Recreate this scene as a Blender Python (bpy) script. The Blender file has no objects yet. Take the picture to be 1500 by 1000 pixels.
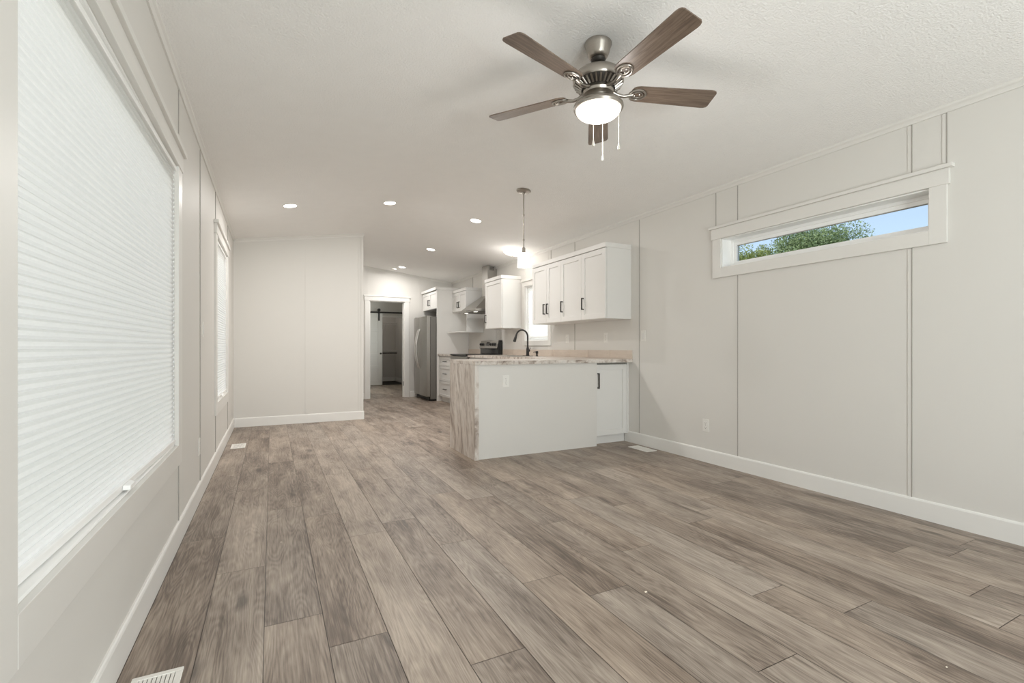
import bpy, bmesh, math, random
from mathutils import Vector, Matrix

R = math.radians
random.seed(7)
SC = bpy.context.scene
COL = SC.collection

# ------------------------------------------------------------------ camera
FPX = 695.0
THETA = math.atan(352.0 / FPX)            # yaw to the right of the long axis
cam_d = bpy.data.cameras.new('camera')
cam = bpy.data.objects.new('camera', cam_d)
COL.objects.link(cam)
cam.location = (0, 0, 1.05)
cam.rotation_euler = (R(90), 0, -THETA)
cam_d.sensor_width = 36
cam_d.lens = FPX / 1500 * 36
cam_d.shift_y = 8.5 / 1500
cam_d.clip_start = 0.02
cam_d.clip_end = 300
SC.camera = cam

# ------------------------------------------------------------------ exposure, sky, sun, window daylight, added fill
SC.view_settings.view_transform = 'Standard'
SC.view_settings.look = 'None'
SC.view_settings.exposure = 0.09
SC.view_settings.gamma = 1.0
SC.view_settings.use_curve_mapping = False
SC.cycles.max_bounces = 12
SC.cycles.diffuse_bounces = 8
SC.cycles.glossy_bounces = 4
SC.cycles.transmission_bounces = 8
SC.cycles.transparent_max_bounces = 12
SC.cycles.caustics_reflective = False
SC.cycles.caustics_refractive = False
SC.cycles.sample_clamp_indirect = 6.0

world = bpy.data.worlds.new('sky')
SC.world = world
world.use_nodes = True
wn = world.node_tree.nodes
wl = world.node_tree.links
wn.clear()
w_out = wn.new('ShaderNodeOutputWorld')
w_bg = wn.new('ShaderNodeBackground')
w_sky = wn.new('ShaderNodeTexSky')
w_sky.sky_type = 'NISHITA'
w_sky.sun_disc = False
w_sky.sun_elevation = R(42)
w_sky.sun_rotation = R(-97)
w_sky.air_density = 1.0
w_sky.dust_density = 1.2
w_bg.inputs['Strength'].default_value = 0.20
w_mix = wn.new('ShaderNodeMix')               # thin bright haze over the clear sky
w_mix.data_type = 'RGBA'
w_mix.inputs[0].default_value = 0.5
w_mix.inputs[7].default_value = (3.3, 3.7, 4.5, 1)
wl.new(w_sky.outputs[0], w_mix.inputs[6])
wl.new(w_mix.outputs[2], w_bg.inputs['Color'])
wl.new(w_bg.outputs[0], w_out.inputs['Surface'])


def light(name, kind, loc, power, color=(1, 1, 1), parent=None, rot=None, **kw):
    d = bpy.data.lights.new(name, kind)
    d.energy = power
    d.color = color
    for k, v in kw.items():
        setattr(d, k, v)
    o = bpy.data.objects.new(name, d)
    COL.objects.link(o)
    o.location = loc
    if rot is not None:
        o.rotation_euler = rot
    if parent is not None:
        o.parent = parent
    return o


sun_dir = Vector((0.90, -0.09, -0.32))
light('sun', 'SUN', (-6, 2, 8), 1.55, (1.0, 0.96, 0.90), rot=sun_dir.to_track_quat('-Z', 'Y').to_euler(), angle=R(0.6))
# added fill lamp at the unseen rear window, aimed down the room
light('rear_fill', 'AREA', (1.65, -1.93, 1.35), 58, (0.985, 0.99, 1.0), rot=(R(90), 0, 0),
      shape='RECTANGLE', size=2.5, size_y=1.75)
# second added lamp behind the camera, tilted up to brighten the ceiling
light('ceiling_fill', 'AREA', (1.15, -2.15, 0.75), 140, (0.98, 0.99, 1.0), rot=(R(90 + 27), 0, R(20)),
      shape='RECTANGLE', size=1.9, size_y=1.2)
# daylight through the window of the room beyond the doorway
light('bedroom_daylight', 'AREA', (3.78, 11.8, 1.45), 32, (1.0, 0.97, 0.93), rot=(R(90), 0, R(90)),
      shape='RECTANGLE', size=1.2, size_y=1.1)

# daylight on the kitchen window
light('kitchen_daylight', 'AREA', (3.98, 6.19, 1.65), 9, (1.0, 0.99, 0.97), rot=(R(90), 0, R(90)),
      shape='RECTANGLE', size=0.75, size_y=0.9)
# added unseen fill inside the closet, no fixture modelled
light('closet_fill', 'POINT', (2.6, 14.0, 2.25), 3.0, (1.0, 0.93, 0.85), shadow_soft_size=0.08)

FAN_POWER = 7
RECESSED_POWER = 13.5
DOME_POWER = 3.2
PENDANT_POWER = 1.5
LAMP_COL = (1.0, 0.97, 0.93)

# ------------------------------------------------------------------ measures (metres)
XL, XR = -0.448, 3.55          # inner wall faces
YR = -1.7                      # wall behind the camera
YP = 7.182                     # short partition wall
YB = 9.94                      # kitchen end wall
YB2 = 13.36                    # far wall of the room beyond the doorway
YC = 14.85                     # closet back wall


def cz(x):
    """ceiling height: two slopes with a softly rounded ridge"""
    a = 2.462 + 0.152 * (x - XL)
    b = 2.472 + 0.122 * (XR - x)
    k = 0.10
    h = min(1, max(0, 0.5 + 0.5 * (b - a) / k))
    return b * (1 - h) + a * h - k * h * (1 - h)


def xcuts(a, b, n=30):
    return [a + (b - a) * i / n for i in range(n + 1)]


# ------------------------------------------------------------------ materials
def new_mat(name):
    m = bpy.data.materials.new(name)
    m.use_nodes = True
    nt = m.node_tree
    b = nt.nodes['Principled BSDF']
    return m, nt, b


def mix_rgb(nt, fac, a, b):
    n = nt.nodes.new('ShaderNodeMix')
    n.data_type = 'RGBA'
    if isinstance(fac, (int, float)):
        n.inputs[0].default_value = fac
    else:
        nt.links.new(fac, n.inputs[0])
    for idx, v in ((6, a), (7, b)):
        if isinstance(v, tuple):
            n.inputs[idx].default_value = (*v, 1) if len(v) == 3 else v
        else:
            nt.links.new(v, n.inputs[idx])
    return n.outputs[2]


def noise(nt, vec, scale, detail=2, rough=0.5, dist=0.0):
    n = nt.nodes.new('ShaderNodeTexNoise')
    n.inputs['Scale'].default_value = scale
    n.inputs['Detail'].default_value = detail
    n.inputs['Roughness'].default_value = rough
    n.inputs['Distortion'].default_value = dist
    if vec is not None:
        nt.links.new(vec, n.inputs['Vector'])
    return n.outputs[0]


def mapping(nt, vec, scale=(1, 1, 1), rot=(0, 0, 0)):
    n = nt.nodes.new('ShaderNodeMapping')
    n.inputs['Scale'].default_value = scale
    n.inputs['Rotation'].default_value = rot
    nt.links.new(vec, n.inputs['Vector'])
    return n.outputs[0]


def objcoord(nt):
    return nt.nodes.new('ShaderNodeTexCoord').outputs['Object']


def math_node(nt, op, a, b=None, c=None):
    n = nt.nodes.new('ShaderNodeMath')
    n.operation = op
    for i, v in enumerate((a, b, c)):
        if v is None:
            continue
        if isinstance(v, (int, float)):
            n.inputs[i].default_value = v
        else:
            nt.links.new(v, n.inputs[i])
    return n.outputs[0]


def ramp(nt, fac, stops):
    n = nt.nodes.new('ShaderNodeValToRGB')
    e = n.color_ramp.elements
    while len(e) < len(stops):
        e.new(0.5)
    for el, (p, c) in zip(e, stops):
        el.position = p
        el.color = (*c, 1)
    nt.links.new(fac, n.inputs[0])
    return n.outputs[0]


def bump(nt, b, height, strength=0.2, distance=0.002):
    n = nt.nodes.new('ShaderNodeBump')
    n.inputs['Strength'].default_value = strength
    n.inputs['Distance'].default_value = distance
    nt.links.new(height, n.inputs['Height'])
    nt.links.new(n.outputs[0], b.inputs['Normal'])


def paint(name, col, rough=0.5, var=0.03, nscale=3.0, metallic=0.0, bump_s=None, spec=0.5):
    m, nt, b = new_mat(name)
    oc = objcoord(nt)
    f = noise(nt, oc, nscale, 3)
    dark = tuple(c * (1 - var) for c in col)
    lite = tuple(min(1, c * (1 + var)) for c in col)
    nt.links.new(mix_rgb(nt, f, dark, lite), b.inputs['Base Color'])
    b.inputs['Roughness'].default_value = rough
    b.inputs['Metallic'].default_value = metallic
    b.inputs['Specular IOR Level'].default_value = spec
    if bump_s:
        bump(nt, b, noise(nt, oc, bump_s[0], 4, 0.6), bump_s[1], bump_s[2])
    return m


def brushed(name, col, rough, stretch):
    m, nt, b = new_mat(name)
    oc = mapping(nt, objcoord(nt), stretch)
    f = noise(nt, oc, 40, 3)
    nt.links.new(mix_rgb(nt, f, tuple(c * 0.86 for c in col), col), b.inputs['Base Color'])
    nt.links.new(math_node(nt, 'MULTIPLY_ADD', f, 0.14, rough - 0.05), b.inputs['Roughness'])
    b.inputs['Metallic'].default_value = 1.0
    return m


def emitter(name, col, strength, base=(0.9, 0.88, 0.85)):
    m, nt, b = new_mat(name)
    b.inputs['Base Color'].default_value = (*base, 1)
    b.inputs['Roughness'].default_value = 0.35
    oc = objcoord(nt)
    f = noise(nt, oc, 6, 2)
    nt.links.new(mix_rgb(nt, f, tuple(c * 0.97 for c in col), col), b.inputs['Emission Color'])
    b.inputs['Emission Strength'].default_value = strength
    return m


M = {}
M['wall'] = paint('wall_paint', (0.700, 0.683, 0.652), 0.55, 0.012, 2.0, spec=0.35)
M['gap_shade'] = paint('panel_gap_and_shade', (0.37, 0.35, 0.32), 0.8)  # also colours in the shaded side of the wall battens
M['ceiling'] = paint('ceiling_texture', (0.91, 0.90, 0.885), 0.85, 0.02, 8.0, bump_s=(95, 0.9, 0.006), spec=0.2)
M['trim'] = paint('trim_paint', (0.80, 0.79, 0.765), 0.38, 0.01, 4.0)
M['casing'] = paint('casing_paint', (0.735, 0.72, 0.69), 0.40, 0.01, 4.0)
M['cab'] = paint('cabinet_white', (0.755, 0.745, 0.725), 0.38, 0.01, 4.0)
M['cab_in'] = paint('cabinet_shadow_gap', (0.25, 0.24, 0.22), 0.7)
M['vinyl'] = paint('window_vinyl', (0.91, 0.91, 0.90), 0.3, 0.01, 4.0)
M['penpanel'] = paint('peninsula_panel', (0.70, 0.682, 0.652), 0.45, 0.01, 2.0)
M['plate'] = paint('white_plastic', (0.80, 0.785, 0.75), 0.35, 0.01, 8.0)
M['slot'] = paint('outlet_slot', (0.10, 0.095, 0.09), 0.6)
M['vent'] = paint('register_enamel', (0.83, 0.81, 0.77), 0.4, 0.02, 8.0)
M['black'] = paint('matte_black_metal', (0.018, 0.016, 0.015), 0.42, 0.1, 20.0)
M['bronze'] = paint('dark_bronze', (0.022, 0.019, 0.017), 0.38, 0.15, 20.0, metallic=0.2)
M['steel'] = brushed('stainless_steel', (0.45, 0.43, 0.40), 0.34, (1, 1, 12))
M['steel_lt'] = brushed('stainless_edge', (0.74, 0.72, 0.69), 0.30, (1, 1, 12))
M['steel_dk'] = paint('appliance_grey', (0.20, 0.19, 0.175), 0.45, 0.05, 10.0, metallic=0.3)
M['nickel'] = brushed('brushed_nickel', (0.44, 0.405, 0.365), 0.30, (1, 1, 6))
M['nickel_dk'] = paint('dark_nickel', (0.06, 0.055, 0.05), 0.4, 0.1, 20.0, metallic=0.7)
M['glassblk'] = paint('black_glass', (0.012, 0.012, 0.012), 0.12, 0.1, 10.0)
M['carpetblk'] = paint('dark_threshold', (0.035, 0.030, 0.027), 0.9)
M['cable'] = paint('white_vinyl_wire', (0.78, 0.77, 0.75), 0.4)
M['chain'] = paint('pull_chain_metal', (0.80, 0.77, 0.70), 0.3, 0.05, 30, metallic=0.5)
M['grass'] = paint('lawn_green', (0.10, 0.16, 0.05), 0.9, 0.4, 3.0)
M['siding'] = paint('exterior_siding', (0.6, 0.58, 0.54), 0.6)
M['bark'] = paint('bark', (0.12, 0.09, 0.065), 0.9, 0.3, 9.0)
M['chip'] = paint('wood_chip', (0.80, 0.72, 0.60), 0.8, 0.1, 50)
M['fanglass'] = emitter('lit_fan_bowl', (1.0, 0.92, 0.80), 0.95)
M['domeglass'] = emitter('lit_dome_glass', (1.0, 0.93, 0.82), 2.6)
M['pendglass'] = emitter('lit_pendant_glass', (1.0, 0.95, 0.88), 1.6)
M['lens'] = emitter('lit_recessed_lens', (1.0, 0.95, 0.87), 9.0)
M['hoodlens'] = emitter('lit_hood_lens', (1.0, 0.95, 0.86), 2.2)


def shade_mat():
    m = bpy.data.materials.new('cellular_shade_fabric')
    m.use_nodes = True
    nt = m.node_tree
    nt.nodes.clear()
    out = nt.nodes.new('ShaderNodeOutputMaterial')
    mx = nt.nodes.new('ShaderNodeMixShader')
    d = nt.nodes.new('ShaderNodeBsdfDiffuse')
    t = nt.nodes.new('ShaderNodeBsdfTranslucent')
    oc = nt.nodes.new('ShaderNodeTexCoord').outputs['Object']
    f = noise(nt, mapping(nt, oc, (1, 1, 3)), 60, 4)
    c = mix_rgb(nt, f, (0.86, 0.855, 0.845), (0.92, 0.915, 0.91))
    nt.links.new(c, d.inputs[0])
    nt.links.new(c, t.inputs[0])
    mx.inputs[0].default_value = 0.42
    nt.links.new(d.outputs[0], mx.inputs[1])
    nt.links.new(t.outputs[0], mx.inputs[2])
    nt.links.new(mx.outputs[0], out.inputs[0])
    return m


M['shade'] = shade_mat()


def pane_mat():
    m = bpy.data.materials.new('window_glass')
    m.use_nodes = True
    nt = m.node_tree
    nt.nodes.clear()
    out = nt.nodes.new('ShaderNodeOutputMaterial')
    mx = nt.nodes.new('ShaderNodeMixShader')
    t = nt.nodes.new('ShaderNodeBsdfTransparent')
    g = nt.nodes.new('ShaderNodeBsdfGlossy')
    fr = nt.nodes.new('ShaderNodeFresnel')
    fr.inputs['IOR'].default_value = 1.2
    oc = nt.nodes.new('ShaderNodeTexCoord').outputs['Object']
    nt.links.new(mix_rgb(nt, noise(nt, oc, 2), (0.93, 0.96, 0.95), (0.95, 0.97, 0.96)), t.inputs[0])
    g.inputs['Roughness'].default_value = 0.02
    nt.links.new(fr.outputs[0], mx.inputs[0])
    nt.links.new(t.outputs[0], mx.inputs[1])
    nt.links.new(g.outputs[0], mx.inputs[2])
    nt.links.new(mx.outputs[0], out.inputs[0])
    return m


M['pane'] = pane_mat()


def floor_mat():
    m, nt, b = new_mat('oak_laminate_planks')
    uv = nt.nodes.new('ShaderNodeUVMap')
    uv.uv_map = 'grain'
    at = nt.nodes.new('ShaderNodeAttribute')
    at.attribute_name = 'tone'
    sep = nt.nodes.new('ShaderNodeSeparateColor')
    nt.links.new(at.outputs['Color'], sep.inputs[0])
    u = uv.outputs[0]
    blotch = noise(nt, mapping(nt, u, (1.0, 3.4, 1)), 1.9, 4, 0.55, 0.4)
    smudge = noise(nt, mapping(nt, u, (1.6, 6.0, 1)), 1.5, 3, 0.6, 0.8)
    contour = noise(nt, mapping(nt, u, (0.75, 5.2, 1)), 1.7, 1.5, 0.45, 0.15)
    ring = math_node(nt, 'SINE', math_node(nt, 'MULTIPLY', contour, 135.0))
    fine = noise(nt, mapping(nt, u, (5.0, 120.0, 1)), 1.6, 4, 0.6, 0.2)
    fine2 = noise(nt, mapping(nt, u, (1.2, 34.0, 1)), 1.6, 3, 0.6, 0.5)
    t = math_node(nt, 'MULTIPLY_ADD', blotch, 0.95, -0.475)
    t = math_node(nt, 'MULTIPLY_ADD', math_node(nt, 'SUBTRACT', smudge, 0.5), 0.45, t)
    t = math_node(nt, 'MULTIPLY_ADD', ring, 0.060, t)
    t = math_node(nt, 'MULTIPLY_ADD', math_node(nt, 'SUBTRACT', fine, 0.5), 0.75, t)
    t = math_node(nt, 'MULTIPLY_ADD', math_node(nt, 'SUBTRACT', fine2, 0.5), 0.62, t)
    t = math_node(nt, 'ADD', t, sep.outputs[0])
    col = ramp(nt, t, [(0.0, (0.075, 0.058, 0.048)), (0.28, (0.155, 0.120, 0.097)), (0.52, (0.285, 0.234, 0.194)),
                       (0.78, (0.41, 0.347, 0.292)), (1.0, (0.52, 0.45, 0.385))])
    # dark knots and checks
    kn = nt.nodes.new('ShaderNodeTexVoronoi')
    kn.inputs['Scale'].default_value = 1.0
    kn.feature = 'F1'
    nt.links.new(mapping(nt, u, (1.5, 4.6, 1)), kn.inputs['Vector'])
    kd = math_node(nt, 'ADD', kn.outputs['Distance'], math_node(nt, 'MULTIPLY_ADD', smudge, 0.5, -0.25))
    kf = ramp(nt, kd, [(0.02, (0.62, 0.62, 0.62)), (0.13, (0, 0, 0))])
    col = mix_rgb(nt, kf, col, (0.055, 0.045, 0.040))
    # warm / grey drift plank by plank
    warm = mix_rgb(nt, sep.outputs[1], (0.995, 1.0, 1.005), (1.035, 0.995, 0.955))
    mul = nt.nodes.new('ShaderNodeMix')
    mul.data_type = 'RGBA'
    mul.blend_type = 'MULTIPLY'
    mul.inputs[0].default_value = 1.0
    nt.links.new(col, mul.inputs[6])
    nt.links.new(warm, mul.inputs[7])
    nt.links.new(mul.outputs[2], b.inputs['Base Color'])
    nt.links.new(math_node(nt, 'MULTIPLY_ADD', fine2, 0.15, 0.36), b.inputs['Roughness'])
    b.inputs['Specular IOR Level'].default_value = 0.45
    bump(nt, b, t, 0.06, 0.001)
    return m


M['floor'] = floor_mat()


def laminate(name, stretch, rot):
    m, nt, b = new_mat(name)
    oc = mapping(nt, mapping(nt, objcoord(nt), (1, 1, 1), rot), stretch)
    f = noise(nt, oc, 3.0, 6, 0.62, 0.9)
    g = noise(nt, oc, 8.0, 4, 0.6, 1.6)
    t = math_node(nt, 'MULTIPLY_ADD', g, 0.45, math_node(nt, 'MULTIPLY', f, 0.60))
    col = ramp(nt, t, [(0.38, (0.20, 0.155, 0.13)), (0.45, (0.37, 0.31, 0.27)), (0.51, (0.56, 0.50, 0.45)),
                       (0.60, (0.72, 0.675, 0.63)), (0.72, (0.52, 0.505, 0.49))])
    nt.links.new(col, b.inputs['Base Color'])
    b.inputs['Roughness'].default_value = 0.30
    return m


M['lam_v'] = laminate('marbled_laminate_upright', (1.0, 3.2, 0.55), (0.16, 0, 0))
M['lam_h'] = laminate('marbled_laminate_flat', (0.9, 3.4, 2.2), (0, 0, 0.45))


def tile_mat():
    m, nt, b = new_mat('beige_tile')
    oc = objcoord(nt)
    f = noise(nt, mapping(nt, oc, (1, 1, 6)), 7, 4, 0.6, 0.6)
    nt.links.new(mix_rgb(nt, f, (0.56, 0.475, 0.40), (0.72, 0.635, 0.56)), b.inputs['Base Color'])
    b.inputs['Roughness'].default_value = 0.35
    return m


M['tile'] = tile_mat()
M['grout'] = paint('grout', (0.66, 0.61, 0.55), 0.8)


def blade_mat():
    m, nt, b = new_mat('weathered_oak_blade')
    uv = nt.nodes.new('ShaderNodeUVMap')
    uv.uv_map = 'grain'
    u = uv.outputs[0]
    f = noise(nt, mapping(nt, u, (2.0, 30.0, 1)), 3.0, 5, 0.62, 0.8)
    col = ramp(nt, f, [(0.25, (0.066, 0.044, 0.032)), (0.5, (0.155, 0.111, 0.082)), (0.75, (0.240, 0.184, 0.143))])
    nt.links.new(col, b.inputs['Base Color'])
    b.inputs['Roughness'].default_value = 0.36
    return m


M['blade'] = blade_mat()


def leaf_mat(name, a, c):
    m, nt, b = new_mat(name)
    oc = objcoord(nt)
    f = noise(nt, oc, 4.5, 4, 0.7)
    nt.links.new(ramp(nt, f, [(0.3, a), (0.7, c)]), b.inputs['Base Color'])
    b.inputs['Roughness'].default_value = 0.6
    return m


M['leaf_spruce'] = leaf_mat('spruce_needles', (0.08, 0.14, 0.11), (0.26, 0.36, 0.28))
M['leaf_olive'] = leaf_mat('olive_leaves', (0.22, 0.28, 0.06), (0.50, 0.56, 0.20))
M['leaf_green'] = leaf_mat('green_leaves', (0.14, 0.22, 0.08), (0.46, 0.55, 0.28))


# ------------------------------------------------------------------ mesh building
class MB:
    def __init__(self):
        self.bm = bmesh.new()
        self.mi = 0

    def _faces(self, vs, quads):
        bv = [self.bm.verts.new(v) for v in vs]
        for q in quads:
            try:
                f = self.bm.faces.new([bv[i] for i in q])
                f.material_index = self.mi
            except ValueError:
                pass
        return bv

    def box(self, x0, x1, y0, y1, z0, z1):
        if x0 > x1: x0, x1 = x1, x0
        if y0 > y1: y0, y1 = y1, y0
        if z0 > z1: z0, z1 = z1, z0
        vs = [(x0, y0, z0), (x1, y0, z0), (x1, y1, z0), (x0, y1, z0), (x0, y0, z1), (x1, y0, z1), (x1, y1, z1), (x0, y1, z1)]
        self._faces(vs, [(0, 3, 2, 1), (4, 5, 6, 7), (0, 1, 5, 4), (1, 2, 6, 5), (2, 3, 7, 6), (3, 0, 4, 7)])
        return self

    def hexa(self, vs):
        self._faces(vs, [(0, 3, 2, 1), (4, 5, 6, 7), (0, 1, 5, 4), (1, 2, 6, 5), (2, 3, 7, 6), (3, 0, 4, 7)])
        return self

    def prism(self, pts, axis, a0, a1):
        """pts: 2D outline; axis 'x' -> pts are (y,z); 'y' -> (x,z); 'z' -> (x,y)"""
        def mk(p, a):
            return {'x': (a, p[0], p[1]), 'y': (p[0], a, p[1]), 'z': (p[0], p[1], a)}[axis]
        n = len(pts)
        vs = [mk(p, a0) for p in pts] + [mk(p, a1) for p in pts]
        qs = [tuple(range(n))[::-1], tuple(range(n, 2 * n))]
        qs += [(i, (i + 1) % n, (i + 1) % n + n, i + n) for i in range(n)]
        self._faces(vs, qs)
        return self

    def sweep(self, prof, frames):
        """prof: list of 2D; frames: list of functions mapping (a,b)->3D"""
        n = len(prof)
        vs = []
        for fr in frames:
            vs += [fr(a, b) for a, b in prof]
        qs = []
        for k in range(len(frames) - 1):
            qs += [(k * n + i, k * n + (i + 1) % n, (k + 1) * n + (i + 1) % n, (k + 1) * n + i) for i in range(n)]
        qs.append(tuple(range(n))[::-1])
        qs.append(tuple(range((len(frames) - 1) * n, len(frames) * n)))
        self._faces(vs, qs)
        return self

    def lathe(self, prof, center=(0, 0, 0), n=32, mat=None, cap=True):
        """prof: [(r,z)...] around the local z axis"""
        c = Vector(center)
        vs, rings = [], []
        for r, z in prof:
            ring = []
            for i in range(n):
                a = 2 * math.pi * i / n
                p = Vector((r * math.cos(a), r * math.sin(a), z))
                if mat is not None:
                    p = mat @ p
                ring.append(len(vs))
                vs.append(p + c)
            rings.append(ring)
        qs = []
        for k in range(len(rings) - 1):
            for i in range(n):
                j = (i + 1) % n
                qs.append((rings[k][i], rings[k][j], rings[k + 1][j], rings[k + 1][i]))
        if cap:
            qs.append(tuple(rings[0])[::-1])
            qs.append(tuple(rings[-1]))
        self._faces(vs, qs)
        return self

    def tube(self, pts, r, n=10, closed=False):
        pts = [Vector(p) for p in pts]
        rs = r if isinstance(r, (list, tuple)) else [r] * len(pts)
        vs = []
        up = None
        N = len(pts)
        for i, p in enumerate(pts):
            if closed:
                d = pts[(i + 1) % N] - pts[i - 1]
            else:
                d = pts[min(i + 1, N - 1)] - pts[max(i - 1, 0)]
            d.normalize()
            if up is None:
                up = Vector((0, 0, 1)) if abs(d.z) < 0.9 else Vector((1, 0, 0))
            side = d.cross(up)
            side.normalize()
            up = side.cross(d)
            up.normalize()
            for k in range(n):
                a = 2 * math.pi * k / n
                vs.append(p + side * math.cos(a) * rs[i] + up * math.sin(a) * rs[i])
        qs = []
        for i in range(N if closed else N - 1):
            b = ((i + 1) % N) * n
            for k in range(n):
                qs.append((i * n + k, i * n + (k + 1) % n, b + (k + 1) % n, b + k))
        if not closed:
            qs.append(tuple(range(n))[::-1])
            qs.append(tuple(range((N - 1) * n, N * n)))
        self._faces(vs, qs)
        return self

    def ball(self, c, r, n=10, sz=1.0):
        prof = []
        k = max(4, n // 2)
        for i in range(k + 1):
            a = -math.pi / 2 + math.pi * i / k
            prof.append((max(1e-4, r * math.cos(a)), r * math.sin(a) * sz))
        return self.lathe(prof, c, n)

    def obj(self, name, mats, parent=None, bevel=0.0, smooth=False, loc=None):
        me = bpy.data.meshes.new(name)
        bmesh.ops.recalc_face_normals(self.bm, faces=self.bm.faces[:])
        self.bm.to_mesh(me)
        self.bm.free()
        for mm in (mats if isinstance(mats, (list, tuple)) else [mats]):
            me.materials.append(mm)
        o = bpy.data.objects.new(name, me)
        COL.objects.link(o)
        if loc is not None:
            o.location = loc
        if parent is not None:
            o.parent = parent
            # geometry is written in room coordinates: undo the parent's offset
            p, off = parent, Vector((0, 0, 0))
            while p is not None:
                off += p.location
                p = p.parent
            me.transform(Matrix.Translation(-off))
        if smooth:
            for p in me.polygons:
                p.use_smooth = True
            try:
                me.set_sharp_from_angle(angle=R(38))
            except Exception:
                pass
        if bevel:
            md = o.modifiers.new('bevel', 'BEVEL')
            md.width = bevel
            md.segments = 2
            md.limit_method = 'ANGLE'
            md.angle_limit = R(40)
        return o


def tag(o, label, cat, group=None):
    o['label'] = label
    o['category'] = cat
    if group:
        o['group'] = group
    return o


def thing(name, label, cat, loc=(0, 0, 0), group=None):
    o = bpy.data.objects.new(name, None)
    o.empty_display_size = 0.1
    COL.objects.link(o)
    o.location = loc
    return tag(o, label, cat, group)


def struct(o):
    o['kind'] = 'structure'
    return o


def struct_empty(name, loc):
    o = bpy.data.objects.new(name, None)
    COL.objects.link(o)
    o.location = loc
    o['kind'] = 'structure'
    return o


def copy_thing(src, loc, label):
    r = src.copy()
    COL.objects.link(r)
    r.location = loc
    r['label'] = label
    for ch in list(src.children):
        c = ch.copy()
        COL.objects.link(c)
        c.parent = r
        for g in list(ch.children):
            d = g.copy()
            COL.objects.link(d)
            d.parent = c
    return r


# ================================================================== FLOOR
def build_floor():
    PW, PL, G = 0.204, 1.415, 0.0024
    x0 = -0.433
    anchors = {0: 3.07, 1: 2.57, 2: 2.01, 3: 1.77, 4: 2.75, 5: 1.46, 6: 2.42, 7: 1.86, 8: 1.64, 9: 1.01, 10: 1.92, 11: 1.33,
               12: 1.08, 13: 2.05, 14: 0.76}
    rng = random.Random(21)
    me = bpy.data.meshes.new('floor')
    vs, fs, uvs, tones = [], [], [], []
    # dark underlay seen only in the joints
    vs += [(XL - 0.1, YR - 0.1, -0.003), (XR + 0.1, YR - 0.1, -0.003), (XR + 0.1, YC + 0.1, -0.003), (XL - 0.1, YC + 0.1, -0.003)]
    fs.append((0, 1, 2, 3))
    uvs += [(0, 0)] * 4
    tones += [(0.0, 0, 0, 1)] * 4
    vs += [(XL - 0.1, YR - 0.1, -0.12), (XR + 0.1, YR - 0.1, -0.12), (XR + 0.1, YC + 0.1, -0.12), (XL - 0.1, YC + 0.1, -0.12)]
    fs.append((7, 6, 5, 4))
    uvs += [(0, 0)] * 4
    tones += [(0.0, 0, 0, 1)] * 4
    fixed_tone = {(3, 0.355): 0.42, (0, 1.655): 0.40, (2, 0.595): 0.55, (7, 0.445): 0.60}
    i = -1
    while x0 + i * PW < XR + 0.05:
        xa, xb = x0 + i * PW, x0 + (i + 1) * PW
        a = anchors.get(i, rng.uniform(0.5, 2.0))
        y = a - math.ceil((a - YR) / PL) * PL
        while y < YC:
            ya, yb = max(y, YR - 0.05), min(y + PL, YC + 0.05)
            if yb - ya > 0.01:
                b = len(vs)
                g = G / 2
                vs += [(xa + g, ya + g, 0), (xb - g, ya + g, 0), (xb - g, yb - g, 0), (xa + g, yb - g, 0)]
                fs.append((b, b + 1, b + 2, b + 3))
                ou, ov = rng.uniform(0, 40), rng.uniform(0, 40)
                uvs += [(ou + ya, ov + 0), (ou + ya, ov + PW), (ou + yb, ov + PW), (ou + yb, ov)]
                tn = rng.choice((0.43, 0.48, 0.51, 0.54, 0.57, 0.61, 0.65))
                for (fr_, fy), tv in fixed_tone.items():
                    if fr_ == i and abs(fy - y) < 0.02:
                        tn = tv
                c = (tn, rng.random(), rng.random(), 1)
                tones += [c] * 4
            y += PL
        i += 1
    me.from_pydata(vs, [], fs)
    uvl = me.uv_layers.new(name='grain')
    for k, uv in enumerate(uvs):
        uvl.data[k].uv = uv
    at = me.color_attributes.new('tone', 'FLOAT_COLOR', 'CORNER')
    for k, c in enumerate(tones):
        at.data[k].color = c
    me.materials.append(M['floor'])
    me.materials.append(M['gap_shade'])
    o = bpy.data.objects.new('floor', me)
    COL.objects.link(o)
    return struct(o)


build_floor()

# ================================================================== CEILING
def build_ceiling():
    m = MB()
    xs = xcuts(XL - 0.16, XR + 0.16, 60)
    ys = (YR - 0.14, YC + 0.14)
    n = len(xs)
    vs = []
    for t in (0.0, 0.16):
        for y in ys:
            vs += [(x, y, cz(x) + t) for x in xs]
    qs = []
    for i in range(n - 1):
        qs.append((i, i + 1, n + i + 1, n + i))
        qs.append((2 * n + i, 2 * n + i + 1, 3 * n + i + 1, 3 * n + i))
        qs.append((i, i + 1, 2 * n + i + 1, 2 * n + i))
        qs.append((n + i, n + i + 1, 3 * n + i + 1, 3 * n + i))
    qs.append((0, n, 3 * n, 2 * n))
    qs.append((n - 1, 2 * n - 1, 4 * n - 1, 3 * n - 1))
    m._faces(vs, qs)
    return struct(m.obj('ceiling', M['ceiling'], smooth=True))


build_ceiling()

# ================================================================== WALLS
PT, GAP = 0.012, 0.0045         # panel thickness, joint width


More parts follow.
